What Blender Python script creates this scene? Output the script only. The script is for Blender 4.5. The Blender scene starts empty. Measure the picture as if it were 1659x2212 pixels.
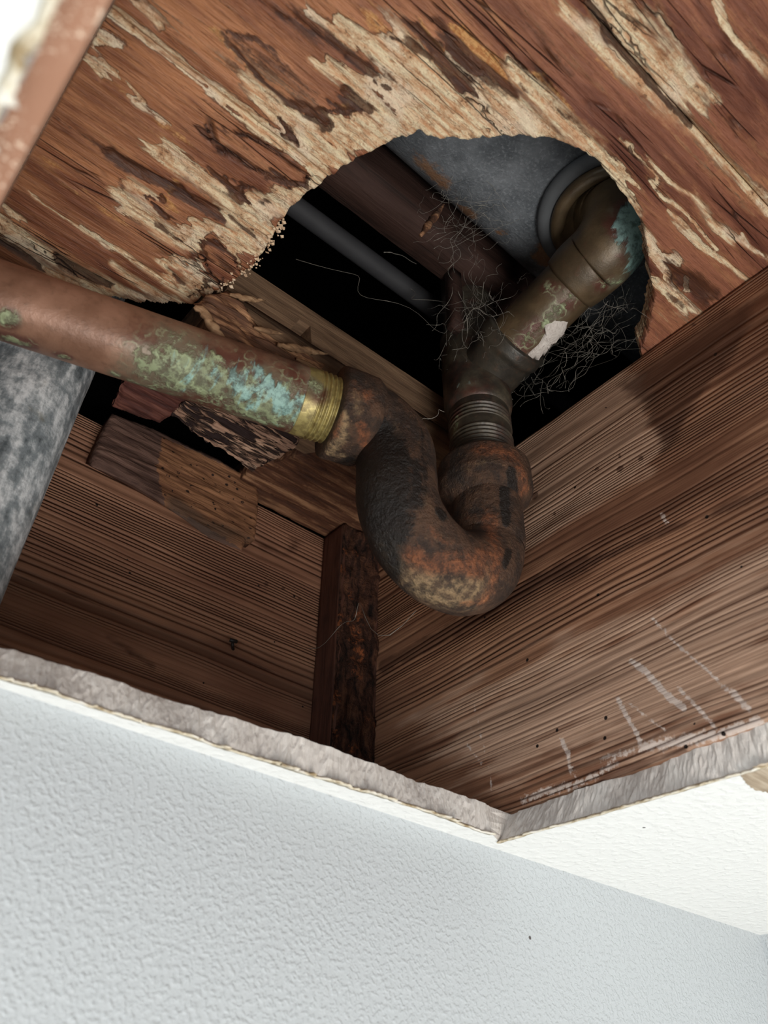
import bpy, bmesh, math, random
import numpy as np
from mathutils import Vector, Matrix
from mathutils.bvhtree import BVHTree

# ------------------------------------------------------------------ camera, light, exposure
S = bpy.context.scene
COL = S.collection
H = 0.15                       # camera to drywall underside, metres
OFF = np.array([0.0, 0.0, 2.25])   # the camera stands 2.25 m above the floor
VX = np.array([2875.0, 1585.0, 0]); VZ = np.array([45.0, -2246.0, 0])
F = math.sqrt(-(VX @ VZ)); VX[2] = VZ[2] = F
RX = VX / np.linalg.norm(VX); RZ = VZ / np.linalg.norm(VZ); RY = np.cross(RZ, RX)
if RY[2] < 0: RY = -RY
cam = bpy.data.cameras.new('camera'); cam_o = bpy.data.objects.new('camera', cam); COL.objects.link(cam_o)
R = np.array([[r[0], -r[1], -r[2]] for r in (RX, RY, RZ)])
M = Matrix([list(R[i]) + [OFF[i]] for i in range(3)] + [[0, 0, 0, 1]])
cam_o.matrix_world = M
cam.sensor_fit = 'HORIZONTAL'; cam.sensor_width = 36.0; cam.lens = 36.0 * F / 1659.0
cam.clip_start = 0.01; cam.clip_end = 50
cam.dof.use_dof = True; cam.dof.focus_distance = 0.52; cam.dof.aperture_fstop = 15
S.camera = cam_o
S.view_settings.view_transform = 'Standard'; S.view_settings.look = 'None'
S.view_settings.gamma = 1.0; S.view_settings.exposure = 0.18; S.view_settings.use_curve_mapping = False
S.cycles.use_denoising = True
S.cycles.max_bounces = 8
world = bpy.data.worlds.new('world'); S.world = world; world.use_nodes = True
world.node_tree.nodes['Background'].inputs[0].default_value = (0.75, 0.85, 1, 1)
world.node_tree.nodes['Background'].inputs[1].default_value = 0.01

def area(name, loc, target, sx, sy, power, color):
    l = bpy.data.lights.new(name, 'AREA'); l.shape = 'RECTANGLE'; l.size = sx; l.size_y = sy
    l.energy = power; l.color = color
    o = bpy.data.objects.new(name, l); COL.objects.link(o)
    o.location = np.array(loc) + OFF
    o.rotation_euler = (Vector(target) - Vector(loc)).to_track_quat('-Z', 'Y').to_euler()
    return o
area('window_daylight', (-1.62, -1.1, -0.35), (0.2, 0.1, 0.1), 1.2, 1.3, 26, (0.86, 0.94, 1.0))
area('upward_fill', (0.08, -0.62, -0.95), (0.12, -0.12, 0.2), 0.6, 0.6, 14, (1.0, 0.97, 0.93))  # added fill light aimed upward, standing in for unseen light from below

# ------------------------------------------------------------------ helpers
rng = np.random.default_rng(7); random.seed(7)
def w(p): return np.asarray(p, float) * H + OFF          # H units about the camera -> world
def ray(u, v):
    c = np.array([u - 829.5 - 0.5, v - 1106.0, F]); return np.array([c @ RX, c @ RY, c @ RZ])
def P(u, v, ax, val):
    D = ray(u, v); return D * (val / D[ax])
def lin(*c):
    o = []
    for x in c:
        x /= 255.0; o.append(x / 12.92 if x <= 0.04045 else ((x + 0.055) / 1.055) ** 2.4)
    return tuple(o) + (1.0,)
K = 1.25
def C(r, g, b, k=None):
    k = K if k is None else k
    l = lin(r, g, b); return tuple(min(0.92, x * k) for x in l[:3]) + (1.0,)

class NoiseGrid:
    def __init__(s, seed): s.t = np.random.default_rng(seed).random((256, 256))
    def __call__(s, x, y):
        xi = np.floor(x).astype(int); yi = np.floor(y).astype(int); fx = x - xi; fy = y - yi
        fx = fx * fx * (3 - 2 * fx); fy = fy * fy * (3 - 2 * fy); t = s.t
        a = t[xi % 256, yi % 256]; b = t[(xi + 1) % 256, yi % 256]; c = t[xi % 256, (yi + 1) % 256]; d = t[(xi + 1) % 256, (yi + 1) % 256]
        return (a * (1 - fx) + b * fx) * (1 - fy) + (c * (1 - fx) + d * fx) * fy
def fbm(x, y, seed=1, octv=4):
    n = 0; a = 0.5; tot = 0
    for i in range(octv):
        n = n + a * NoiseGrid(seed + i)(x + 17.3 * i, y + 9.1 * i); tot += a; a *= 0.5; x = x * 2.03; y = y * 2.03
    return n / tot
def fbm3(p, sc, seed=1, octv=4):
    p = p * sc
    return (fbm(p[:, 0] + 0.37 * p[:, 2], p[:, 1] + 0.61 * p[:, 2], seed, octv) + fbm(p[:, 1] + 5.1 - 0.4 * p[:, 0], p[:, 2] + 3.7 + 0.3 * p[:, 0], seed + 40, octv)) * 0.5

def tag(o, label, cat, group=None):
    o['label'] = label; o['category'] = cat
    if group: o['group'] = group
    return o
def structure(o): o['kind'] = 'structure'; return o
def empty(name, loc, label, cat, group=None):
    o = bpy.data.objects.new(name, None); COL.objects.link(o); o.location = loc; o.empty_display_size = 0.02
    return tag(o, label, cat, group)
def mesh(name, V, Fc, mats, parent=None, smooth=True, midx=None, fields=None):
    """V in world coordinates; the object's origin goes to the middle of its base (or to its parent)."""
    V = np.asarray(V, float)
    org = np.array(parent.matrix_basis.translation) if parent is not None else np.array([*((V.min(0) + V.max(0)) / 2)[:2], V[:, 2].min()])
    if parent is not None and parent.parent is not None: org = org + np.array(parent.parent.matrix_basis.translation)
    me = bpy.data.meshes.new(name); me.from_pydata((V - org).tolist(), [], [tuple(int(i) for i in f) for f in Fc])
    mats = mats if isinstance(mats, (list, tuple)) else [mats]
    for m in mats: me.materials.append(m)
    if midx is not None: me.polygons.foreach_set('material_index', np.asarray(midx, dtype=np.int32))
    me.polygons.foreach_set('use_smooth', np.full(len(me.polygons), bool(smooth)))
    if fields is not None:
        a = me.color_attributes.new('fld', 'FLOAT_COLOR', 'POINT')
        c = np.zeros((len(V), 4), np.float32); c[:, 3] = 1
        for i, fl in enumerate(fields): c[:, i] = fl
        a.data.foreach_set('color', c.ravel())
    me.update()
    o = bpy.data.objects.new(name, me); COL.objects.link(o)
    if parent is not None: o.parent = parent
    else: o.location = org
    return o
def box(x0, x1, y0, y1, z0, z1):
    V = [(x, y, z) for z in (z0, z1) for y in (y0, y1) for x in (x0, x1)]
    Fc = [(0, 2, 3, 1), (4, 5, 7, 6), (0, 1, 5, 4), (2, 6, 7, 3), (0, 4, 6, 2), (1, 3, 7, 5)]
    return np.array(V, float), Fc
def grid_box(x0, x1, y0, y1, z0, z1, step, wob=0.0, seed=3, round_=0.004):
    """a box of small cells, edges eased, faces slightly uneven (H units)"""
    bm = bmesh.new()
    V, Fc = box(x0, x1, y0, y1, z0, z1)
    vs = [bm.verts.new(v) for v in V]
    for f in Fc: bm.faces.new([vs[i] for i in f])
    dims = (x1 - x0, y1 - y0, z1 - z0)
    for ax in range(3):
        n = max(1, int(dims[ax] / step))
        for k in range(1, n):
            co = [0, 0, 0]; co[ax] = (x0, y0, z0)[ax] + dims[ax] * k / n; no = [0, 0, 0]; no[ax] = 1
            bmesh.ops.bisect_plane(bm, geom=bm.verts[:] + bm.edges[:] + bm.faces[:], plane_co=co, plane_no=no)
    bm.verts.ensure_lookup_table()
    V = np.array([v.co for v in bm.verts]); N = np.array([v.normal for v in bm.verts])
    bm.normal_update(); N = np.array([v.normal for v in bm.verts])
    for i, v in enumerate(bm.verts): v.index = i
    Fo = [[v.index for v in f.verts] for f in bm.faces]; bm.free()
    lo = np.array([x0, y0, z0]); hi = np.array([x1, y1, z1])
    on = (np.abs(V - lo) < 1e-6).astype(int) + (np.abs(V - hi) < 1e-6).astype(int)
    e = on.sum(1) >= 2
    V[e] -= N[e] * round_
    if wob: V += N * ((fbm3(V, 9.0, seed) - 0.5) * 2 * wob)[:, None]
    return V, Fo

def seg_field(Q, pts, r, s=1.0):
    pts = np.asarray(pts, float); best = np.full(len(Q), 1e9)
    if len(pts) == 1: best = np.linalg.norm(Q - pts[0], axis=1)
    for a, b in zip(pts[:-1], pts[1:]):
        ab = b - a; t = np.clip(((Q - a) @ ab) / max(ab @ ab, 1e-12), 0, 1)
        best = np.minimum(best, np.linalg.norm(Q - a - t[:, None] * ab, axis=1))
    return s * np.clip(1 - best / r, 0, 1)
def inside(Q, poly):
    poly = np.asarray(poly); r = np.zeros(len(Q), bool); n = len(poly)
    for i in range(n):
        a = poly[i]; b = poly[(i + 1) % n]
        c = (a[1] > Q[:, 1]) != (b[1] > Q[:, 1])
        with np.errstate(divide='ignore', invalid='ignore'):
            xx = (b[0] - a[0]) * (Q[:, 1] - a[1]) / (b[1] - a[1]) + a[0]
        r ^= c & (Q[:, 0] < xx)
    return r
def poly_field(Q, poly, r, s=1.0):
    """s inside, falling to 0 over r beyond the outline, 0.5 s on it"""
    poly = np.asarray(poly); d = np.full(len(Q), 1e9)
    for a, b in zip(poly, np.roll(poly, -1, 0)):
        ab = b - a; t = np.clip(((Q - a) @ ab) / max(ab @ ab, 1e-12), 0, 1)
        d = np.minimum(d, np.linalg.norm(Q - a - t[:, None] * ab, axis=1))
    d = np.where(inside(Q, poly), -d, d)
    return s * np.clip(0.5 - d / (2 * r), 0, 1)

def sweep(path, rad, n=48, ref=(0, 0, 1), cap=True, rough=0.0, seed=5, rs=14.0):
    """tube along a path (H units); returns verts, faces, s, theta"""
    path = np.asarray(path, float); rad = np.broadcast_to(rad, (len(path),))
    T = np.gradient(path, axis=0); T /= np.linalg.norm(T, axis=1)[:, None]
    up = np.array(ref, float)
    if abs(up @ T[0]) > 0.9: up = np.array([0, 1.0, 0])
    V = []; th = np.linspace(0, 2 * np.pi, n, endpoint=False); U = up - (up @ T[0]) * T[0]; U /= np.linalg.norm(U)
    for i in range(len(path)):
        U = U - (U @ T[i]) * T[i]; U /= np.linalg.norm(U); B = np.cross(T[i], U)
        V.append(path[i] + rad[i] * (np.cos(th)[:, None] * U + np.sin(th)[:, None] * B))
    V = np.concatenate(V); m = len(path)
    if rough:
        ctr = np.repeat(path, n, 0); d = V - ctr
        V = ctr + d * (1 + (fbm3(V, rs, seed) - 0.5)[:, None] * 2 * rough / np.linalg.norm(d, axis=1)[:, None])
    Fc = [(i * n + j, i * n + (j + 1) % n, (i + 1) * n + (j + 1) % n, (i + 1) * n + j) for i in range(m - 1) for j in range(n)]
    if cap:
        Fc.append(tuple(range(n - 1, -1, -1))); Fc.append(tuple((m - 1) * n + j for j in range(n)))
    return V, Fc
def resample(pts, step):
    pts = np.asarray(pts, float); L = np.concatenate([[0], np.cumsum(np.linalg.norm(np.diff(pts, axis=0), axis=1))])
    s = np.linspace(0, L[-1], max(2, int(L[-1] / step) + 1))
    return np.stack([np.interp(s, L, pts[:, k]) for k in range(3)], 1), s
def arc(c, a, b, r, a0, a1, n=20):
    t = np.linspace(a0, a1, n)[:, None]; return np.array(c) + r * (np.cos(t) * np.array(a) + np.sin(t) * np.array(b))
def hits(V, Fc, pix):
    """points of a surface seen at the given places of the photograph (where its stains are)"""
    bv = BVHTree.FromPolygons([tuple(v) for v in V], [tuple(f) for f in Fc]); out = []
    for u, v in pix:
        h = bv.ray_cast(Vector((0, 0, 0)), Vector(ray(u, v)).normalized())
        if h[0] is not None: out.append(np.array(h[0]))
    return out
def stain(V, Fc, strokes):
    f = np.zeros(len(V))
    for pix, r, s in strokes:
        p = hits(V, Fc, pix)
        if p: f = np.maximum(f, seg_field(V, p, r, s))
    return f

# ------------------------------------------------------------------ node materials
class NT:
    def __init__(s, name):
        s.m = bpy.data.materials.new(name); s.m.use_nodes = True; s.t = s.m.node_tree; s.N = s.t.nodes; s.N.clear()
        s.out = s.N.new('ShaderNodeOutputMaterial'); s.b = s.N.new('ShaderNodeBsdfPrincipled'); s.L = s.t.links.new
        s.L(s.b.outputs[0], s.out.inputs[0]); s._tc = None
    def set(s, i, v):
        if hasattr(v, 'links') or isinstance(v, bpy.types.NodeSocket): s.L(v, i)
        elif isinstance(v, (int, float)) and i.type in ('RGBA',): i.default_value = (v, v, v, 1)
        else: i.default_value = v
    def geo(s):
        if s._tc is None: s._tc = s.N.new('ShaderNodeNewGeometry').outputs['Position']
        return s._tc
    def map(s, sc, loc=(0, 0, 0), rot=(0, 0, 0), vec=None):
        n = s.N.new('ShaderNodeMapping'); s.L(vec or s.geo(), n.inputs[0])
        n.inputs['Scale'].default_value = sc if isinstance(sc, tuple) else (sc,) * 3
        n.inputs['Location'].default_value = loc; n.inputs['Rotation'].default_value = rot; return n.outputs[0]
    def noise(s, vec, scale=1.0, detail=4, rough=0.55, dist=0.0):
        n = s.N.new('ShaderNodeTexNoise'); s.L(vec, n.inputs['Vector']); n.inputs['Scale'].default_value = scale
        n.inputs['Detail'].default_value = detail; n.inputs['Roughness'].default_value = rough; n.inputs['Distortion'].default_value = dist
        return n.outputs[0]
    def voro(s, vec, scale=1.0, feat='F1', rnd=1.0):
        n = s.N.new('ShaderNodeTexVoronoi'); n.feature = feat; s.L(vec, n.inputs['Vector']); n.inputs['Scale'].default_value = scale
        n.inputs['Randomness'].default_value = rnd; return n.outputs['Distance']
    def attr(s, name='fld'):
        n = s.N.new('ShaderNodeAttribute'); n.attribute_name = name; q = s.N.new('ShaderNodeSeparateColor'); s.L(n.outputs['Color'], q.inputs[0])
        return q.outputs
    def xyz(s, vec=None):
        n = s.N.new('ShaderNodeSeparateXYZ'); s.L(vec or s.geo(), n.inputs[0]); return n.outputs
    def op(s, o, a, b=0.0, c=0.0, clamp=False):
        n = s.N.new('ShaderNodeMath'); n.operation = o; n.use_clamp = clamp
        for i, v in enumerate((a, b, c)): s.set(n.inputs[i], v)
        return n.outputs[0]
    def vadd(s, a, b):
        n = s.N.new('ShaderNodeVectorMath'); n.operation = 'ADD'; s.L(a, n.inputs[0]); s.L(b, n.inputs[1]); return n.outputs[0]
    def comb(s, x, y, z):
        n = s.N.new('ShaderNodeCombineXYZ')
        for i, v in enumerate((x, y, z)): s.set(n.inputs[i], v)
        return n.outputs[0]
    def ramp(s, f, stops, interp='LINEAR'):
        n = s.N.new('ShaderNodeValToRGB'); n.color_ramp.interpolation = interp; e = n.color_ramp.elements
        while len(e) < len(stops): e.new(0.5)
        for i, (p, c) in enumerate(stops):
            e[i].position = p; e[i].color = c if isinstance(c, tuple) else (c, c, c, 1)
        s.L(f, n.inputs[0]); return n.outputs[0]
    def step(s, f, a, b):
        n = s.N.new('ShaderNodeMapRange'); n.interpolation_type = 'SMOOTHSTEP'; s.L(f, n.inputs[0])
        n.inputs[1].default_value = a; n.inputs[2].default_value = b; return n.outputs[0]
    def mix(s, f, a, b, mode='MIX'):
        n = s.N.new('ShaderNodeMix'); n.data_type = 'RGBA'; n.blend_type = mode
        s.set(n.inputs[0], f); s.set(n.inputs[6], a); s.set(n.inputs[7], b); return n.outputs[2]
    def bump(s, h, dist, strength=1.0, prev=None):
        n = s.N.new('ShaderNodeBump'); n.inputs['Distance'].default_value = dist; n.inputs['Strength'].default_value = strength
        s.L(h, n.inputs['Height'])
        if prev is not None: s.L(prev, n.inputs['Normal'])
        return n.outputs[0]
    def fin(s, col, rough=0.6, metal=0.0, bump=None, spec=0.5):
        s.set(s.b.inputs['Base Color'], col); s.set(s.b.inputs['Roughness'], rough); s.set(s.b.inputs['Metallic'], metal)
        s.b.inputs['Specular IOR Level'].default_value = spec
        if bump is not None: s.L(bump, s.b.inputs['Normal'])
        return s.m

def paint_mat(name, col, scale, dist, rough=0.45, speck=True):
    n = NT(name); v = n.map(1.0)
    a = n.noise(v, scale, 3, 0.5); b = n.noise(v, scale * 0.3, 2, 0.5)
    h = n.op('ADD', n.step(a, 0.42, 0.7), n.op('MULTIPLY', b, 0.8))
    c = n.mix(n.op('MULTIPLY', b, 0.25), col, tuple(x * 0.93 for x in col[:3]) + (1,))
    if speck:
        sp = n.op('LESS_THAN', n.voro(v, 30), 0.028)
        c = n.mix(n.op('MULTIPLY', sp, n.op('GREATER_THAN', n.noise(v, 9, 1), 0.55)), c, lin(80, 72, 70))
    return n.fin(c, rough, bump=n.bump(h, dist))
M_wall = paint_mat('wall_paint', (0.55, 0.572, 0.582, 1), 460, 0.0003, 0.4)
M_ceil = paint_mat('ceiling_paint', (0.86, 0.86, 0.83, 1), 190, 0.00035, 0.5)
def gypsum_mat():
    n = NT('cut_gypsum'); v = n.map(1.0); a = n.noise(n.map((620, 620, 120)), 1, 5, 0.65); b = n.noise(v, 60, 4)
    c = n.ramp(n.op('ADD', n.op('MULTIPLY', a, 0.5), n.op('MULTIPLY', b, 0.5)), [(0.3, lin(192, 182, 174)), (0.5, lin(222, 214, 206)), (0.7, lin(240, 235, 228))])
    return n.fin(c, 0.95, bump=n.bump(a, 0.0011), spec=0.1)
M_gyp = gypsum_mat()
def paper_mat():
    n = NT('torn_paper'); v = n.map(1.0); b = n.noise(v, 130, 4, 0.6)
    c = n.ramp(b, [(0.36, lin(160, 138, 105)), (0.5, lin(222, 210, 186)), (0.66, lin(240, 234, 222))])
    return n.fin(c, 0.9, bump=n.bump(b, 0.0008), spec=0.1)
M_paper = paper_mat()

def long_coord(n, axis, sl, sa):
    sc = [sa, sa, sa]; sc['xyz'.index(axis)] = sl; return n.map(tuple(sc))
def joist_mat(name, axis, lines, cols, light, gum, seed=0.0, amp=0.0013, wash=True, k=None, warp=0.006):
    """weathered softwood: hard dark growth lines standing proud, soft wood washed out between.
    attribute r: grey wash, g: dark stain, b: white chalk scratches"""
    n = NT(name); A = n.attr(); p = n.xyz()
    k = k or 1.9
    C_ = lambda *a: C(*a, k=k)
    d1 = n.noise(long_coord(n, axis, 2.2, 9), 1, 3); d2 = n.noise(long_coord(n, axis, 14, 60), 1, 3)
    z = n.op('ADD', p[2], n.op('ADD', n.op('MULTIPLY', d1, warp * 6), n.op('MULTIPLY', d2, warp * 0.25)))
    broad = n.noise(n.comb(seed, seed + 0.3, n.op('MULTIPLY', z, 26)), 1, 2)
    zz = n.op('ADD', z, n.op('MULTIPLY', broad, 0.05))
    sa = n.op('SINE', n.op('MULTIPLY', zz, 2 * math.pi / lines))
    line = n.op('POWER', n.op('MULTIPLY_ADD', sa, 0.5, 0.5), 2.2)
    fine = n.noise(long_coord(n, axis, 10, 900), 1, 4, 0.6); streak = n.noise(long_coord(n, axis, 5, 210), 1, 4, 0.6)
    big = n.noise(long_coord(n, axis, 5, 16), 1.0, 4, 0.6)
    pres = n.step(n.noise(n.comb(seed + 4, 1.0, n.op('MULTIPLY', z, 34)), 1, 1), 0.38, 0.58)
    line = n.op('MULTIPLY', line, n.op('MULTIPLY_ADD', pres, 0.85, 0.15))
    base = n.mix(n.step(streak, 0.3, 0.7), C_(*cols[0]), C_(*cols[1]))
    base = n.mix(n.step(big, 0.4, 0.65), base, C_(*cols[2]))
    wsh = n.step(n.op('ADD', A[0], n.op('MULTIPLY', n.op('SUBTRACT', streak, 0.5), 0.9)), 0.25, 0.6)
    base = n.mix(n.op('MULTIPLY', wsh, 0.85), base, n.mix(n.step(fine, 0.35, 0.65), C_(*light[0]), C_(*light[1])))
    line = n.op('MULTIPLY', line, n.op('MULTIPLY_ADD', wsh, -0.55, 1.0))
    lc = n.mix(wsh, C_(*gum), C_(70, 50, 38))
    c = n.mix(n.op('MULTIPLY', n.op('ADD', line, n.op('MULTIPLY', n.step(fine, 0.58, 0.75), 0.35), clamp=True), 0.5), base, lc)
    dk = n.step(n.op('ADD', A[1], n.op('MULTIPLY', n.op('SUBTRACT', n.noise(long_coord(n, axis, 60, 160), 1, 4), 0.5), 0.7)), 0.3, 0.62)
    c = n.mix(n.op('MULTIPLY', dk, 0.75), c, C_(58, 36, 26))
    chalk = n.step(n.op('ADD', A[2], n.op('MULTIPLY', n.op('SUBTRACT', n.noise(n.map(420), 1, 4, 0.7), 0.5), 1.3)), 0.36, 0.6)
    c = n.mix(n.op('MULTIPLY', chalk, 0.92), c, C(214, 196, 184, 1))
    spot = n.op('MULTIPLY', n.op('LESS_THAN', n.voro(n.map((95, 95, 95)), 1), 0.10), n.op('GREATER_THAN', n.noise(n.map(30), 1, 1), 0.6))
    c = n.mix(spot, c, C(30, 20, 16))
    h = n.op('ADD', n.op('MULTIPLY', line, -1.0), n.op('MULTIPLY', fine, 0.25))
    return n.fin(c, n.ramp(big, [(0.3, 0.55), (0.7, 0.75)]), bump=n.bump(h, amp), spec=0.3)
M_joistR = joist_mat('joist_wood_weathered', 'y', 0.0033, ((104, 72, 54), (138, 102, 78), (90, 60, 44)), ((128, 102, 84), (160, 132, 112)), (70, 46, 33), 0.0, warp=0.004)
M_joistL = joist_mat('joist_wood_brown', 'x', 0.0031, ((112, 80, 62), (136, 100, 78), (102, 70, 54)), ((120, 92, 76), (150, 120, 100)), (66, 44, 32), 3.0, warp=0.003)

def rot_mat():
    """water-damaged planks. attribute r: pale decayed wood, g: dark charred rot and painted pipe shadow, b: ochre mould"""
    n = NT('rotten_plank_wood'); A = n.attr(); p = n.xyz()
    st = n.noise(n.map((9, 70, 70)), 1, 5, 0.62, 0.6); st2 = n.noise(n.map((26, 330, 330)), 1, 5, 0.65, 0.4); fine = n.noise(n.map((160, 900, 900)), 1, 3, 0.6)
    big = n.noise(n.map((6, 15, 15)), 1, 3, 0.5); crumb = n.noise(n.map(520), 1, 4, 0.7)
    lr = n.step(n.op('ADD', p[0], n.op('MULTIPLY', big, 0.12)), 0.05, 0.28)
    b1 = n.mix(n.step(st, 0.32, 0.68), C(116, 68, 44), C(172, 118, 80))
    b2 = n.mix(n.step(st, 0.32, 0.68), C(88, 50, 38), C(140, 90, 68))
    base = n.mix(lr, b1, b2)
    base = n.mix(n.op('MULTIPLY', n.step(st2, 0.45, 0.72), 0.55), base, C(78, 40, 24))
    base = n.mix(n.op('MULTIPLY', n.step(n.noise(n.map((14, 120, 120), loc=(3, 1, 0)), 1, 4, 0.6, 0.5), 0.6, 0.75), 0.5), base, C(176, 126, 84))
    j = n.op('ADD', n.op('MULTIPLY', n.op('SUBTRACT', st, 0.5), 0.85), n.op('ADD', n.op('MULTIPLY', n.op('SUBTRACT', st2, 0.5), 0.85), n.op('MULTIPLY', n.op('SUBTRACT', crumb, 0.5), 0.22)))
    iso = n.noise(n.map((110, 150, 150)), 1, 6, 0.72)
    j = n.op('ADD', j, n.op('MULTIPLY', n.op('SUBTRACT', iso, 0.5), 0.55))
    och = n.step(n.op('ADD', A[2], j), 0.3, 0.6)
    c = n.mix(n.op('MULTIPLY', och, 0.8), base, n.mix(n.step(crumb, 0.4, 0.6), C(160, 104, 52), C(196, 150, 92)))
    pv = n.op('ADD', A[0], j)
    c = n.mix(n.op('MULTIPLY', n.step(pv, 0.02, 0.3), 0.4), c, C(176, 124, 84))
    c = n.mix(n.op('MULTIPLY', n.step(fine, 0.55, 0.7), 0.35), c, C(70, 38, 26))
    rim = n.op('MULTIPLY', n.step(pv, 0.16, 0.27), n.step(n.noise(n.map((30, 60, 60)), 1, 2), 0.35, 0.55))
    c = n.mix(n.op('MULTIPLY', rim, 0.75), c, C(66, 34, 22))
    sft = n.noise(n.map((16, 40, 40), loc=(2, 2, 0)), 1, 3)
    pale = n.mix(n.step(sft, 0.42, 0.56), n.step(pv, 0.28, 0.37), n.op('MULTIPLY', n.step(pv, 0.12, 0.72), 0.95))
    pc = n.mix(n.step(n.op('ADD', n.op('MULTIPLY', st2, .6), n.op('MULTIPLY', fine, .4)), 0.36, 0.62), C(190, 142, 104), C(240, 208, 174))
    pc = n.mix(n.op('MULTIPLY', n.step(n.noise(n.map((30, 60, 60), loc=(5, 0, 0)), 1, 3), 0.48, 0.62), 0.6), pc, C(232, 206, 182))
    pc = n.mix(n.op('MULTIPLY', n.step(iso, 0.5, 0.62), 0.6), pc, C(172, 122, 82))
    pc = n.mix(n.op('MULTIPLY', n.step(crumb, 0.56, 0.7), 0.6), pc, C(122, 80, 50))
    pc = n.mix(n.op('MULTIPLY', n.step(iso, 0.62, 0.68), 0.75), pc, C(74, 42, 28))
    pc = n.mix(n.op('MULTIPLY', n.step(n.noise(n.map((18, 520, 520), loc=(1, 2, 0)), 1, 4, 0.6, 0.4), 0.58, 0.66), 0.6), pc, C(104, 68, 44))
    c = n.mix(pale, c, pc)
    dv = n.op('ADD', A[1], n.op('MULTIPLY', j, 0.9))
    dk = n.step(dv, 0.30, 0.55)
    c = n.mix(n.op('MULTIPLY', dk, 0.88), c, n.mix(n.step(st2, 0.4, 0.7), C(44, 24, 18), C(86, 50, 30)))
    ck = n.step(n.voro(n.map((12, 160, 160), loc=(.3, .1, 0)), 1, 'DISTANCE_TO_EDGE'), 0.0, 0.05)
    crack = n.op('MULTIPLY', n.op('SUBTRACT', 1.0, ck), n.step(n.noise(n.map((10, 30, 30)), 1, 2), 0.52, 0.62))
    c = n.mix(n.op('MULTIPLY', crack, 0.8), c, C(40, 22, 16))
    h = n.op('ADD', n.op('MULTIPLY', st2, 0.9), n.op('ADD', n.op('MULTIPLY', fine, 0.25), n.op('ADD', n.op('MULTIPLY', pale, -0.8), n.op('ADD', n.op('MULTIPLY', crack, -0.9), n.op('MULTIPLY', n.op('MULTIPLY', crumb, pale), 0.9)))))
    return n.fin(c, n.mix(pale, 0.5, 0.85), bump=n.bump(h, 0.0016), spec=0.35)
M_rot = rot_mat()

def plain_wood(name, axis, dark, mid, pale, rough=0.75, amp=0.0012, furrow=False):
    n = NT(name); st = n.noise(long_coord(n, axis, 14, 130), 1, 5, 0.62, 0.5); f = n.noise(long_coord(n, axis, 45, 700), 1, 4, 0.6); b = n.noise(n.map(30), 1, 3)
    c = n.ramp(n.op('ADD', n.op('MULTIPLY', st, 0.7), n.op('MULTIPLY', f, 0.3)), [(0.34, C(*dark)), (0.5, C(*mid)), (0.66, C(*pale))])
    c = n.mix(n.op('MULTIPLY', n.step(b, 0.52, 0.7), 0.6), c, C(*dark))
    h = n.op('ADD', st, n.op('MULTIPLY', f, 0.3))
    if furrow:
        g = n.step(n.noise(long_coord(n, axis, 40, 260), 1, 3, 0.5, 0.8), 0.42, 0.56)
        c = n.mix(g, C(34, 20, 18), c); h = n.op('ADD', h, n.op('MULTIPLY', g, 1.4))
    return n.fin(c, rough, bump=n.bump(h, amp), spec=0.3)
M_plate = plain_wood('pale_framing_wood', 'x', (76, 58, 44), (112, 88, 68), (136, 110, 86))
M_void = plain_wood('void_shaded_wood', 'x', (34, 22, 18), (52, 34, 28), (60, 42, 36))  # the void's darkness is put into this wood colour
M_post = plain_wood('red_brown_wood', 'z', (50, 31, 25), (78, 48, 37), (90, 58, 45))
def bark_mat():
    n = NT('rough_split_wood'); a = n.noise(n.map((170, 170, 60)), 1, 5, 0.7, 0.5); b = n.noise(n.map(300), 1, 4, 0.7); h = n.noise(n.map(48), 1, 3)
    c = n.ramp(a, [(0.36, C(24, 16, 13)), (0.5, C(60, 38, 29)), (0.62, C(86, 56, 40))])
    c = n.mix(n.op('MULTIPLY', n.step(h, 0.56, 0.66), n.step(b, .45, .6)), c, C(134, 76, 44))
    return n.fin(c, 0.9, bump=n.bump(n.op('ADD', a, n.op('MULTIPLY', b, .6)), 0.004), spec=0.2)
M_bark = bark_mat()
M_shard = plain_wood('charred_splinter_wood', 'x', (40, 26, 20), (96, 66, 48), (176, 134, 98), amp=0.002)
M_splint = plain_wood('pale_splinter_wood', 'x', (84, 62, 46), (138, 108, 80), (176, 148, 116), amp=0.001)
M_crumb = plain_wood('pale_wood_dust', 'x', (150, 122, 96), (206, 180, 150), (226, 206, 182), amp=0.0005)
M_furrow = plain_wood('furrowed_rotten_wood', 'x', (96, 70, 58), (150, 118, 98), (186, 156, 134), amp=0.003, furrow=True)
M_redrot = plain_wood('dark_red_wood', 'x', (46, 26, 24), (78, 44, 38), (110, 70, 58))
M_under = plain_wood('stained_plank_wood', 'x', (46, 26, 18), (80, 50, 34), (140, 104, 76), amp=0.0016)
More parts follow.
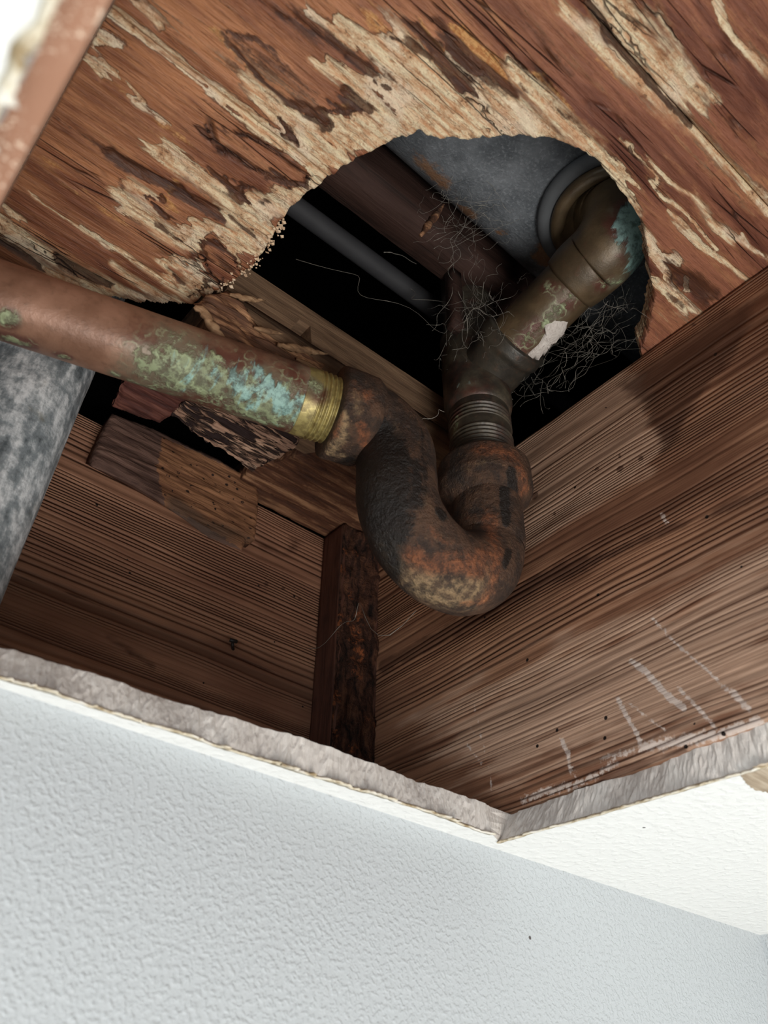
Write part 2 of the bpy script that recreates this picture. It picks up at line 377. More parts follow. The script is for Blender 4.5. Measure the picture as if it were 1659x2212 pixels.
def block_mat():
    n = NT('decayed_block_wood'); A = n.attr()
    st = n.noise(n.map((22, 200, 200)), 1, 5, 0.6, 0.4); f = n.noise(n.map((60, 800, 800)), 1, 4); crumb = n.noise(n.map(260), 1, 4, 0.65)
    a = n.mix(n.step(st, 0.35, 0.65), C(62, 44, 38), C(102, 78, 68)); b = n.mix(n.step(st, 0.35, 0.65), C(96, 64, 45), C(138, 98, 70))
    m = n.step(n.op('ADD', A[0], n.op('MULTIPLY', n.op('SUBTRACT', crumb, 0.5), 0.5)), 0.42, 0.5)
    c = n.mix(m, a, b)
    hole = n.op('MULTIPLY', n.op('LESS_THAN', n.voro(n.map((140, 140, 200)), 1), 0.22), n.op('MULTIPLY', m, n.op('GREATER_THAN', crumb, 0.5)))
    c = n.mix(hole, c, C(34, 22, 18)); c = n.mix(n.op('MULTIPLY', n.step(A[1], 0.2, 0.7), 0.7), c, C(66, 54, 46))
    h = n.op('ADD', st, n.op('ADD', n.op('MULTIPLY', f, 0.3), n.op('MULTIPLY', hole, -1.5)))
    return n.fin(c, 0.8, bump=n.bump(h, 0.0016), spec=0.25)
M_block = block_mat()
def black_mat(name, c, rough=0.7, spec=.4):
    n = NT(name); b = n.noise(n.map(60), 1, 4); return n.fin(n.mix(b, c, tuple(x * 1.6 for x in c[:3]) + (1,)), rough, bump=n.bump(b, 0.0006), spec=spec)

def rust_mat():
    """attribute r: black tar, g: orange rust, b: grey-tan scale"""
    n = NT('rusted_cast_iron'); A = n.attr()
    a = n.noise(n.map(70), 1, 5, 0.65); b = n.noise(n.map(240), 1, 5, 0.7); c3 = n.noise(n.map((120, 120, 40)), 1, 4, 0.6); v = n.voro(n.map(330), 1)
    base = n.mix(n.step(a, 0.35, 0.65), C(44, 32, 25), C(84, 60, 44)); base = n.mix(n.op('MULTIPLY', n.step(n.noise(n.map(520), 1, 4, .7), .58, .68), .5), base, C(128, 100, 74))
    base = n.mix(n.op('MULTIPLY', n.step(c3, 0.5, 0.68), 0.7), base, C(38, 30, 25))
    j = n.op('ADD', n.op('MULTIPLY', n.op('SUBTRACT', b, 0.5), 0.9), n.op('MULTIPLY', n.op('SUBTRACT', a, 0.5), 0.6))
    tan = n.step(n.op('ADD', A[2], j), 0.2, 0.95); base = n.mix(n.op('MULTIPLY', tan, 0.85), base, n.mix(n.step(b, 0.38, 0.62), C(84, 70, 54), C(158, 132, 98)))
    ru = n.step(n.op('ADD', A[1], j), 0.25, 0.85); base = n.mix(n.op('MULTIPLY', ru, 0.9), base, n.mix(n.step(b, 0.36, 0.66), C(70, 42, 28), C(134, 82, 52)))
    fl = n.op('MULTIPLY', n.step(b, 0.66, 0.74), n.op('MULTIPLY', ru, 0.8)); base = n.mix(fl, base, C(206, 146, 92))
    tar = n.step(n.op('ADD', A[0], n.op('MULTIPLY', j, 0.7)), 0.32, 0.5); base = n.mix(n.op('MULTIPLY', tar, 0.93), base, C(22, 19, 17))
    rg = n.mix(tar, 0.68, 0.42)
    return n.fin(base, rg, 0.0, n.bump(n.op('ADD', n.op('ADD', b, n.op('MULTIPLY', n.noise(n.map(620), 1, 4, .7), .5)), n.op('MULTIPLY', a, 1.2)), 0.0021), 0.5)
M_rust = rust_mat()
def copper_mat(name, base_a, base_b, brass=False, metal=0.55):
    """attribute r: green crust, g: turquoise drips, b: yellow-brass tone"""
    n = NT(name); A = n.attr()
    a = n.noise(n.map(34), 1, 4, 0.6); b = n.noise(n.map(190), 1, 5, 0.68); dr = n.noise(n.map((190, 60, 45)), 1, 4, 0.6, 0.8)
    ring = n.voro(n.vadd(n.map(105), n.comb(n.op('MULTIPLY', a, 1.6), n.op('MULTIPLY', b, 0.9), n.op('MULTIPLY', a, -1.3))), 1)
    col = n.mix(n.step(a, 0.35, 0.68), C(*base_a), C(*base_b)); col = n.mix(n.op('MULTIPLY', n.step(b, 0.5, 0.7), 0.35), col, C(92, 66, 50))
    yl = n.step(n.op('ADD', A[2], n.op('MULTIPLY', n.op('SUBTRACT', b, 0.5), 0.6)), 0.35, 0.55); col = n.mix(yl, col, n.mix(n.step(b, 0.35, 0.6), C(104, 92, 58), C(164, 150, 96)))
    col = n.mix(n.op('MULTIPLY', n.step(n.op('ADD', n.op('MAXIMUM', A[0], A[1]), n.op('MULTIPLY', n.op('SUBTRACT', b, 0.5), 0.5)), 0.02, 0.4), 0.85), col, n.mix(n.step(a, .42, .58), C(84, 50, 42), C(100, 94, 78)))
    g = n.op('ADD', A[0], n.op('ADD', n.op('MULTIPLY', n.op('SUBTRACT', b, 0.5), 0.9), n.op('MULTIPLY', n.op('SUBTRACT', a, 0.5), 0.5)))
    gs = n.step(g, 0.38, 0.6); col = n.mix(n.op('MULTIPLY', gs, 0.68), col, n.mix(n.step(b, 0.4, 0.62), C(84, 92, 70), C(140, 156, 118)))
    rr = n.op('MULTIPLY', n.op('SUBTRACT', n.step(ring, 0.36, 0.42), n.step(ring, 0.44, 0.52)), n.step(A[0], 0.12, 0.35)); col = n.mix(n.op('MULTIPLY', n.op('MULTIPLY', rr, n.step(b, .38, .6)), 0.42), col, C(170, 184, 146))
    t = n.step(n.op('ADD', A[1], n.op('ADD', n.op('MULTIPLY', n.op('SUBTRACT', dr, 0.5), 1.5), n.op('MULTIPLY', n.op('SUBTRACT', b, 0.5), 0.4))), 0.42, 0.7)
    col = n.mix(n.op('MULTIPLY', t, 0.72), col, n.mix(n.step(b, 0.35, 0.6), C(72, 108, 104), C(142, 184, 180)))
    cov = n.op('MAXIMUM', gs, t)
    met = n.op('MULTIPLY', n.op('SUBTRACT', 1.0, cov), metal)
    return n.fin(col, n.mix(cov, 0.42, 0.6), met, n.bump(n.op('ADD', n.op('MULTIPLY', b, 0.5), n.op('MULTIPLY', cov, 0.6)), 0.0007), 0.5)
M_copper = copper_mat('aged_copper', (116, 84, 66), (148, 112, 92), metal=0.15)
M_thread = copper_mat('yellowed_brass', (112, 98, 60), (166, 150, 96), metal=0.35)
M_brass = copper_mat('dull_brown_brass', (70, 58, 42), (98, 82, 60), metal=0.2)
M_dbrass = copper_mat('dark_tarnished_brass', (44, 42, 38), (72, 66, 56), metal=0.25)
def galv_mat():
    n = NT('galvanised_steel'); v = n.map((110, 110, 28)); a = n.noise(v, 1, 5, 0.65); b = n.noise(n.map(150), 1, 5, 0.7); s = n.noise(n.map((420, 420, 60)), 1, 3)
    f = n.op('ADD', n.op('MULTIPLY', a, 0.55), n.op('MULTIPLY', b, 0.45))
    c = n.ramp(f, [(0.36, C(82, 90, 94)), (0.48, C(138, 146, 150)), (0.60, C(214, 218, 220))])
    c = n.mix(n.op('MULTIPLY', n.step(n.noise(n.map(36), 1, 3), 0.6, 0.72), 0.5), c, C(150, 138, 104)); c = n.mix(n.op('GREATER_THAN', s, 0.74), c, C(230, 232, 235))
    return n.fin(c, n.mix(b, 0.35, 0.7), 0.15, n.bump(f, 0.0012))
M_galv = galv_mat()
def tub_mat():
    n = NT('grey_tub_underside'); A = n.attr(); a = n.noise(n.map(500), 1, 3, 0.6); b = n.noise(n.map(50), 1, 4, 0.6)
    c = n.mix(n.step(b, 0.3, 0.7), C(72, 76, 80), C(104, 108, 112)); c = n.mix(n.op('MULTIPLY', n.step(a, 0.5, 0.7), 0.35), c, C(140, 144, 148))
    r = n.step(n.op('ADD', A[0], n.op('MULTIPLY', n.op('SUBTRACT', n.noise(n.map(160), 1, 4, 0.7), 0.5), 1.1)), 0.35, 0.7)
    c = n.mix(n.op('MULTIPLY', r, 0.8), c, n.mix(a, C(112, 66, 36), C(150, 118, 84)))
    return n.fin(c, 0.6, 0.0, n.bump(a, 0.0007), 0.35)
M_tub = tub_mat()
M_web = NT('dusty_web').fin(C(128, 124, 116), 0.9, spec=0.1)
M_black = black_mat('void_shade_black', (0.003, 0.003, 0.003, 1), 0.95, 0.0); M_black2 = black_mat('void_shaded_pipe', C(40, 40, 42), 0.7); M_rubber = black_mat('grey_gasket', C(70, 72, 74)); M_nail = black_mat('dark_steel', C(34, 30, 28, 1), 0.5)  # backing panels and supply pipe carry the void's shade in their colour

# ------------------------------------------------------------------ dimensions (H units, camera at the origin)
XJ = 2.26; ZS = 2.747; ZT = ZS + 0.127; YL = 2.934; YW = 2.085; XR = 3.94
FLOOR = -OFF[2] / H

# ------------------------------------------------------------------ the room
def sbox(name, b, mat): V, Fc = box(*b); return structure(mesh(name, w(V), Fc, mat, smooth=False))
RW = (-12.0, XR, -14.0, YW)
sbox('wall_front', (RW[0] - .8, XR + 0.8, YW, 3.5, FLOOR, 1.1), M_wall)
sbox('wall_right', (XR, XR + 0.8, RW[2] - .8, YW, FLOOR, 1.0), M_wall)
sbox('wall_left', (RW[0] - .8, RW[0], RW[2] - .8, YW, FLOOR, 1.0), M_wall)
sbox('wall_back', (RW[0], XR, RW[2] - .8, RW[2], FLOOR, 1.0), M_wall)
n = NT('floor_tiles'); tc = n.noise(n.map(6), 1, 4)
M_floor = n.fin(n.mix(tc, lin(176, 170, 160), lin(196, 190, 182)), 0.5)
sbox('floor', (RW[0] - .8, XR + .8, RW[2] - .8, 3.5, FLOOR - .6, FLOOR), M_floor)

# ceiling drywall with the cut-out hole: two ragged outlines joined by the cut face
def ragged(pts, step, amp, seed):
    pts = np.asarray(pts, float)[:, :2]; out = []
    for a, b in zip(pts[:-1], pts[1:]):
        k = max(1, int(np.linalg.norm(b - a) / step))
        for i in range(k): out.append(a + (b - a) * i / k)
    out.append(pts[-1]); out = np.array(out); d = np.gradient(out, axis=0); nn = np.stack([-d[:, 1], d[:, 0]], 1); nn /= np.linalg.norm(nn, axis=1)[:, None] + 1e-9
    s = np.arange(len(out)) * step
    off = (fbm(s * 6, s * 0 + seed, seed, 4) - 0.5) * 2 * amp + (fbm(s * 45, s * 0 + 3.1, seed + 9, 2) - 0.5) * amp * 0.9
    off[0] = off[-1] = 0
    return out + nn * off[:, None]
def trace(pix, z): return [P(u, v, 2, z) for u, v in pix]
ZD = 1.1
farB = [(-0.055, 2.068, 1)] + trace([(0, 1460), (240, 1534), (470, 1608), (700, 1680), (900, 1743), (1062, 1800)], 1.0)
rightB = trace([(1078, 1818), (1180, 1788), (1300, 1755), (1450, 1712), (1600, 1668)], 1.0) + [(2.315, 0.9, 1), (2.31, 0.2, 1), (2.31, -1.5, 1)]
leftB = [(-0.05, -1.5, 1), (-0.045, 0.3, 1)] + trace([(122, 10), (92, 62), (42, 105), (30, 160), (4, 215)], 1.0) + [(-0.06, 1.0, 1), (-0.05, 1.6, 1), (-0.055, 2.068, 1)]
farT = [(-0.055, 2.1, ZD)] + trace([(0, 1397), (230, 1462), (440, 1535), (640, 1592), (820, 1655), (1058, 1742)], ZD)
rightT = [(2.262, 2.005, ZD), (2.268, 1.7, ZD), (2.275, 1.2, ZD), (2.275, 0.2, ZD), (2.275, -1.5, ZD)]
leftT = [(-0.06, -1.5, ZD), (-0.055, 0.6, ZD), (-0.06, 1.2, ZD), (-0.055, 2.1, ZD)]
def ring(l, f, r, amp, seed):
    a = ragged(l, 0.008, amp, seed)[:-1]; b = ragged(f, 0.008, amp, seed + 1); c = ragged(r, 0.008, amp, seed + 2); e = ragged([r[-1], l[0]], 0.05, 0, 1)[1:-1]
    return a, b, c, e
def reseq(seq, cnt):
    s = np.linspace(0, 1, len(seq)); t = np.linspace(0, 1, cnt); return np.stack([np.interp(t, s, seq[:, k]) for k in range(2)], 1)
Rb = ring(leftB, farB, rightB, 0.009, 11); Rt = ring(leftT, farT, rightT, 0.019, 31)
counts = [len(x) for x in Rb]
RB = np.concatenate(Rb); RT = np.concatenate([reseq(a, k) for a, k in zip(Rt, counts)]); nR = len(RB)
V = []; rows = 5
for k in range(rows + 1):
    t = k / rows; q = RB * (1 - t) + RT * t; z = np.full(nR, 1.0 + (ZD - 1.0) * t)
    if 0 < k < rows: q = q + rng.normal(0, 0.0014, q.shape); z = z + rng.normal(0, 0.001, nR)
    V.append(np.column_stack([q, z]))
V = np.concatenate(V)
outer = np.array([(RW[0], RW[2], 1.0), (XR, RW[2], 1.0), (XR, YW, 1.0), (RW[0], YW, 1.0)])
bm = bmesh.new(); vs = [bm.verts.new(v) for v in V[:nR]]; vo = [bm.verts.new(v) for v in outer]
ed = [bm.edges.new((vs[i], vs[(i + 1) % nR])) for i in range(nR)] + [bm.edges.new((vo[i], vo[(i + 1) % 4])) for i in range(4)]
bmesh.ops.triangle_fill(bm, edges=ed, use_beauty=True)
for i, v_ in enumerate(vs + vo): v_.index = i
tri = [[v_.index for v_ in f] for f in [f.verts for f in bm.faces]]; bm.free()
Q = np.array([V[:nR][i] if i < nR else outer[i - nR] for t_ in tri for i in t_]).reshape(-1, 3, 3).mean(1)
keep = ~inside(Q[:, :2], RB)
base_i = len(V); VV = np.concatenate([V, outer]); Fc = []; mi = []
for t_, kp in zip(tri, keep):
    if kp: Fc.append([i if i < nR else base_i + i - nR for i in t_]); mi.append(0)
for k in range(rows):
    for i in range(nR):
        j = (i + 1) % nR; Fc.append((k * nR + i, k * nR + j, (k + 1) * nR + j, (k + 1) * nR + i)); mi.append(1)
ceil = structure(mesh('ceiling', w(VV), Fc, [M_ceil, M_gyp], smooth=False, midx=mi))
# the back of the board above the room
# torn paper curling along the cut
def paper(name, pts2, seed, wmin, wmax, drop, gap=0.12):
    r = np.random.default_rng(seed); V = []; Fc = []; s = 0
    pts2 = np.asarray(pts2); d = np.gradient(pts2, axis=0); d /= np.linalg.norm(d, axis=1)[:, None] + 1e-9; nn = np.stack([-d[:, 1], d[:, 0]], 1)
    nz = fbm(np.arange(len(pts2)) * 0.11, np.zeros(len(pts2)), seed, 3); nw = fbm(np.arange(len(pts2)) * 0.4, np.ones(len(pts2)), seed + 5, 3)
    wd = np.where(nz > 0.42, wmin + (wmax - wmin) * np.clip((nw - 0.25) * 1.8, 0, 1), wmin * 0.4)
    for i, p in enumerate(pts2):
        wv = wd[i] * (0.7 + 0.6 * r.random()); dz = -drop * (0.2 + nw[i]) * (wd[i] / wmax) - 0.002
        V += [(p[0] - nn[i, 0] * 0.012, p[1] - nn[i, 1] * 0.012, 0.997), (p[0] + nn[i, 0] * wv * .5, p[1] + nn[i, 1] * wv * .5, 0.994 + dz * 0.4), (p[0] + nn[i, 0] * wv, p[1] + nn[i, 1] * wv, 0.997 + dz),
              (p[0] + nn[i, 0] * wv * .5, p[1] + nn[i, 1] * wv * .5, 1.002 + dz * 0.3)]
        if i:
            a = 4 * (i - 1); b = 4 * i; Fc += [(a, b, b + 1, a + 1), (a + 1, b + 1, b + 2, a + 2), (a + 2, b + 2, b + 3, a + 3), (a + 3, b + 3, b, a)]
    return mesh(name, w(V), Fc, M_paper, ceil)
ctr = np.array([1.2, 0.8])
def orient(p):
    d = np.gradient(p, axis=0)[len(p) // 2]; n2 = np.array([-d[1], d[0]]); return p if n2 @ (ctr - p[len(p) // 2]) > 0 else p[::-1]
paper('torn_paper', orient(Rb[1]), 5, 0.008, 0.046, 0.016)
paper('torn_paper', orient(Rb[2]), 6, 0.006, 0.022, 0.008)
paper('torn_paper', orient(Rb[0]), 8, 0.006, 0.02, 0.008)
# bare brown paper where the face tore off at the right edge
pt = [P(u, v, 2, 0.9985) for u, v in [(1598, 1672), (1612, 1694), (1630, 1706), (1668, 1714), (1700, 1690), (1690, 1640), (1640, 1652)]]
pc = np.mean(pt, 0); pv = [pc - [0, 0, .002]]
for i in range(56):
    t = i / 56 * len(pt); a = pt[int(t) % len(pt)]; b = pt[(int(t) + 1) % len(pt)]; q = a + (b - a) * (t % 1); pv.append(pc + (q - pc) * (1 + 0.12 * (random.random() - .5)))
mesh('bare_paper', w(pv), [(0, i, i % 56 + 1) for i in range(1, 57)], plain_wood('bare_drywall_paper', 'x', (120, 104, 84), (158, 142, 122), (190, 178, 160), 0.95, 0.0003), ceil)

# ------------------------------------------------------------------ floor joists
def plank_face(name, ax, val, a0, a1, z0, z1, depth, step, mat, fieldfn, label, cat, other):
    """a joist: one long face of fine cells facing the bay, plus its body. ax 0: face at x=val running in y; ax 1: face at y=val running in x"""
    na = int((a1 - a0) / step); nz = int((z1 - z0) / step); A, Z = np.meshgrid(np.linspace(a0, a1, na), np.linspace(z0, z1, nz), indexing='ij'); A = A.ravel(); Z = Z.ravel()
    off = (fbm(A * 3, Z * 12, 77, 4) - 0.5) * 0.012
    V = np.column_stack([val + off, A, Z]) if ax == 0 else np.column_stack([A, val + off, Z])
    ef = np.minimum(Z - z0, z1 - Z); V[:, ax] += np.clip(0.012 - ef, 0, 1) * 0.8
    fl = fieldfn(V)
    Fc = [(i * nz + j, (i + 1) * nz + j, (i + 1) * nz + j + 1, i * nz + j + 1) for i in range(na - 1) for j in range(nz - 1)]
    m0 = len(V); bv = []
    for a in (a0, a1):
        for z in (z0, z1):
            for d in (0, depth): bv.append((val + d + 0.01 * (d == 0), a, z) if ax == 0 else (a, val + d + 0.01 * (d == 0), z))
    V = np.concatenate([V, bv]); m = m0
    Fc += [(m, m + 1, m + 5, m + 4), (m + 2, m + 6, m + 7, m + 3), (m + 1, m + 3, m + 7, m + 5), (m, m + 2, m + 3, m + 1), (m + 4, m + 5, m + 7, m + 6)]
    fl = [np.concatenate([f_, np.zeros(8)]) for f_ in fl]
    return tag(mesh(name, w(V), Fc, mat, smooth=True, fields=fl), label, cat)
def fR(V):
    Q = V[:, 1:3]; pj = lambda pix: np.array([P(u, v, 0, XJ)[1:] for u, v in pix])
    nz = (fbm(Q[:, 0] * 6, Q[:, 1] * 25, 5, 4) - .5)
    wash = poly_field(Q, pj([(1105, 962), (1230, 870), (1340, 800), (1385, 830), (1395, 900), (1425, 960), (1400, 1010), (1330, 1060), (1240, 1110), (1180, 1150), (1125, 1190), (1090, 1150)]), 0.10, 1.05) + nz * .5
    wash = np.maximum(wash, poly_field(Q, pj([(900, 1560), (1150, 1430), (1400, 1310), (1700, 1180), (1750, 1500), (1400, 1600), (1080, 1720)]), 0.25, 0.85) + nz * .5)
    dk = poly_field(Q, pj([(1330, 835), (1450, 745), (1560, 670), (1640, 640), (1600, 760), (1500, 880), (1455, 960), (1430, 985), (1412, 930), (1385, 880)]), 0.07, 0.8)
    dk = np.maximum(dk, seg_field(Q, pj([(830, 1440), (1000, 1350), (1150, 1265), (1260, 1215)]), 0.08, 0.85)); dk = np.maximum(dk, seg_field(Q, pj([(1150, 1265), (1400, 1165), (1659, 1060)]), 0.055, 0.62))
    for u, v, r in ((1340, 1013, 0.012), (1290, 1013, .008), (1156, 1072, .016), (1385, 990, .01), (1339, 986, .007), (1160, 971, .006), (1197, 1109, .008), (1573, 723, .008), (1500, 700, .006)): dk = np.maximum(dk, seg_field(Q, pj([(u, v)]), r * 2, 1.3))
    dk = np.maximum(dk, seg_field(Q, pj([(1290, 1690), (1370, 1655), (1480, 1618)]), 0.018, .9))
    ch = np.zeros(len(Q))
    for pix, r, s in (([(1365, 1428), (1395, 1450), (1440, 1500), (1478, 1530)], .016, 1.0), ([(1405, 1330), (1450, 1380), (1530, 1450), (1575, 1490), (1600, 1520)], .010, .72), ([(1465, 1486), (1500, 1520), (1540, 1565)], .012, .75), ([(1335, 1510), (1362, 1560), (1390, 1612)], .014, .85),
                      ([(1360, 1520), (1400, 1550), (1440, 1580)], .010, .6), ([(1214, 1600), (1226, 1625), (1234, 1665)], .016, .75), ([(1170, 1712), (1260, 1690), (1330, 1650)], .028, .62), ([(1390, 1615), (1470, 1600), (1560, 1585), (1640, 1560)], .03, .78), ([(1130, 1730), (1200, 1700)], .03, .6), ([(1560, 1480), (1590, 1500), (1615, 1530)], .018, .7),
                      ([(1022, 1510), (1040, 1590), (1058, 1670), (1068, 1738)], .007, .6), ([(1015, 1570), (1030, 1590)], .012, .6), ([(1010, 1610), (1040, 1650)], .012, .6), ([(1300, 1640), (1380, 1620)], .02, .6), ([(1430, 1110), (1442, 1130)], .012, .9), ([(1240, 1660), (1250, 1720)], .02, .5)): ch = np.maximum(ch, seg_field(Q, pj(pix), r * 1.25, s))
    return [np.clip(wash, 0, 1), dk, ch]
plank_face('floor_joist', 0, XJ, -1.5, 3.1, 1.1, ZS, 0.25, 0.012, M_joistR, fR, 'long weathered joist forming the right side of the bay, chalk scratches along its bottom', 'joist', None)
def fL(V):
    Q = V[:, [0, 2]]; pj = lambda pix: np.array([P(u, v, 1, YL)[[0, 2]] for u, v in pix])
    dk = seg_field(Q, pj([(640, 1170), (620, 1200), (570, 1180)]), 0.12, .5)
    dk = np.maximum(dk, seg_field(Q, pj([(230, 1375), (310, 1425), (330, 1440)]), 0.05, .55)); dk = np.maximum(dk, seg_field(Q, pj([(0, 1232), (200, 1300), (430, 1390), (655, 1473)]), 0.008, .75))
    for u, v, r in ((612, 1271, .02), (648, 1294, .02), (575, 1262, .02)): dk = np.maximum(dk, seg_field(Q, pj([(u, v)]), r, 1.2))
    return [np.zeros(len(Q)), dk, np.zeros(len(Q))]
plank_face('rim_joist', 1, YL, -1.2, XJ - 0.001, 1.1, ZS, 0.25, 0.012, M_joistL, fL, 'brown ribbed board across the back of the bay with one small nail', 'joist', None)
V, Fc = grid_box(-0.253, -0.001, -1.5, 2.08, 1.101, ZS, 0.06, 0.004)
n = NT('dusty_joist_wood'); g_ = n.noise(n.map((160, 60, 160)), 1, 4, .65); b_ = n.noise(n.map((60, 9, 60)), 1, 4)
dust = n.op('MULTIPLY', n.step(n.noise(n.map(650), 1, 3, 0.7), 0.56, 0.62), n.step(n.noise(n.map(55), 1, 3), 0.45, 0.6))
M_jb = n.fin(n.mix(dust, n.mix(b_, C(138, 98, 76), C(168, 126, 102)), C(230, 200, 178)), 0.6, bump=n.bump(g_, 0.0006))
tag(mesh('floor_joist', w(V), Fc, M_jb, smooth=False), 'joist at the upper left whose dusty underside shows beside the white drywall edge', 'joist')

# ------------------------------------------------------------------ corner post
V, Fc = grid_box(2.015, XJ - 0.004, 2.748, YL - 0.004, 1.105, ZS - 0.01, 0.016, 0.003, 5)
fr = V[:, 1] < 2.76; V[fr, 1] += (fbm(V[fr, 0] * 26, V[fr, 2] * 14, 9, 4) - 0.3) * 0.07; V[fr & (V[:, 0] < 2.03), 0] += .012
mi = [1 if np.mean(V[list(f), 1]) < 2.79 and np.ptp(V[list(f), 0]) > .004 else 0 for f in Fc]
tag(mesh('corner_post', w(V), Fc, [M_post, M_bark], midx=mi), 'short upright timber in the dark corner below the trap, rough split front', 'post')

# ------------------------------------------------------------------ subfloor planks with the sawn hole
hole_px = [(415, 657), (455, 634), (500, 602), (540, 572), (578, 527), (600, 484), (622, 458), (660, 424), (700, 396), (738, 364), (780, 338), (830, 318), (880, 301), (906, 286), (925, 297), (950, 303), (1010, 304), (1060, 302), (1110, 298), (1145, 296), (1190, 301), (1250, 321), (1290, 351), (1330, 394), (1365, 440), (1388, 480), (1402, 530), (1410, 590), (1419, 640), (1408, 690), (1396, 728), (1384, 752)]
hp = np.array([P(u, v, 2, ZS)[:2] for u, v in hole_px])
hp = np.concatenate([ragged(hp, 0.006, 0.012, 51), [(XJ + .2, hp[-1, 1] + .12), (XJ + .3, 3.3), (0.74, 3.3)]])
PX = lambda pix: np.array([P(u, v, 2, ZS)[:2] for u, v in pix])
def c1(*a): return [(x / 2.0, y / 2.0) for x, y in a]
def c2(*a): return [(830 + x / 2.001, y / 2.001) for x, y in a]
PALE = [  # (outline in the photograph, half width there in H, strength)
    (c1((490, 60), (600, 130), (700, 210), (780, 270), (870, 345), (960, 410), (1020, 460)), .022, .85), (c1((960, 410), (1100, 530), (1200, 600), (1300, 690), (1400, 750)), .035, .9), (c1((590, 0), (640, 50), (690, 110)), .025, .85),
    (c1((380, 180), (480, 180), (520, 200)), .028, .75), (c1((370, 230), (430, 280), (490, 320)), .02, .75), (c1((400, 310), (450, 325)), .02, .7), (c1((560, 380), (620, 470), (740, 550)), .018, .65), (c1((270, 400), (300, 410)), .02, .7),
    (c1((1659, 570), (1500, 660), (1400, 745), (1310, 830), (1210, 930), (1100, 1000), (1050, 1040)), .055, 1.0), (c1((1100, 340), (1180, 440), (1220, 520), (1310, 610), (1390, 690)), .05, 1.0), (c1((1180, 460), (1330, 500), (1450, 590), (1560, 520)), .05, 1.0), (c1((1560, 420), (1620, 480), (1659, 540)), .06, 1.0),
    (c1((700, 640), (800, 720), (900, 790), (960, 860), (1000, 930), (1060, 1000)), .045, .8), (c1((520, 860), (600, 920), (700, 1000), (800, 1040), (900, 1010), (1020, 990)), .045, 1.0), (c1((560, 790), (640, 850)), .035, .8), (c1((1000, 940), (1100, 900), (1180, 880)), .05, 1.0),
    (c1((760, 1230), (830, 1280), (850, 1200), (900, 1240), (1000, 1150), (1060, 1090), (1140, 1030)), .04, 1.0), (c1((700, 1180), (790, 1140), (850, 1110)), .03, .9), (c1((430, 1050), (520, 1090), (600, 1150), (700, 1210)), .016, .8), (c1((0, 960), (80, 1010), (200, 1090), (330, 1160), (480, 1230), (640, 1290), (760, 1330)), .04, .95), (c1((60, 1060), (260, 1190), (480, 1290), (700, 1370)), .03, .8), (c1((0, 870), (60, 920), (110, 960)), .012, .8),
    (c1((480, 1130), (560, 1200), (720, 1290), (790, 1310)), .03, .7), (c1((70, 800), (300, 950), (420, 1030)), .008, .6), (c1((850, 1050), (870, 1090), (840, 1110)), .015, .9),
    (c2((740, 0), (850, 110), (960, 225), (1060, 320), (1180, 430)), .022, .8), (c2((960, 40), (1060, 130), (1110, 220), (1200, 330), (1270, 400)), .08, 1.0), (c2((1130, 20), (1200, 140), (1270, 260)), .03, .6), (c2((1260, 240), (1330, 320), (1410, 392)), .015, .7), (c2((1230, 470), (1350, 570), (1450, 680), (1560, 790), (1640, 880)), .025, .72),
    (c2((1455, 40), (1500, 125), (1560, 220), (1659, 310)), .02, .7), (c2((1010, 590), (1060, 635)), .01, .8), (c2((1140, 700), (1230, 790), (1340, 850), (1420, 960), (1500, 1020), (1659, 1110)), .015, .68), (c2((1060, 650), (1140, 740), (1200, 830), (1330, 960), (1420, 1070)), .010, .6), (c2((1200, 880), (1330, 1030), (1440, 1120), (1560, 1200)), .014, .62),
    (c2((30, 330), (120, 420), (230, 500), (400, 570), (540, 600)), .10, 1.1), (c2((40, 170), (150, 230), (230, 310), (330, 390), (440, 480), (560, 560)), .06, 1.0), (c2((0, 600), (80, 590), (150, 560)), .06, 1.0), (c2((240, 220), (330, 300), (460, 370), (560, 440), (650, 530), (740, 600)), .032, 1.0),
    (c2((570, 320), (640, 390), (740, 470), (840, 570), (900, 650), (970, 720), (1050, 800)), .035, 1.0), (c2((1030, 800), (1080, 880), (1110, 960), (1160, 1050), (1175, 1150), (1200, 1240), (1290, 1330)), .024, .9), (c2((1180, 1110), (1260, 1115)), .03, .7), (c2((1190, 1210), (1250, 1280), (1320, 1340)), .03, .9), (c2((1290, 1225), (1310, 1230)), .018, .9), (c2((1570, 1060), (1520, 980)), .012, .6)]
PALE += [(c1((1280, 0), (1420, 110), (1530, 220)), .018, .65), (c1((1040, 180), (1000, 240), (1080, 330), (1180, 440)), .014, .6), (c1((1400, 270), (1480, 340), (1600, 430)), .03, .8), (c1((1490, 130), (1540, 170), (1610, 200)), .03, .85), (c1((1520, 290), (1600, 360), (1650, 400)), .03, .9)]
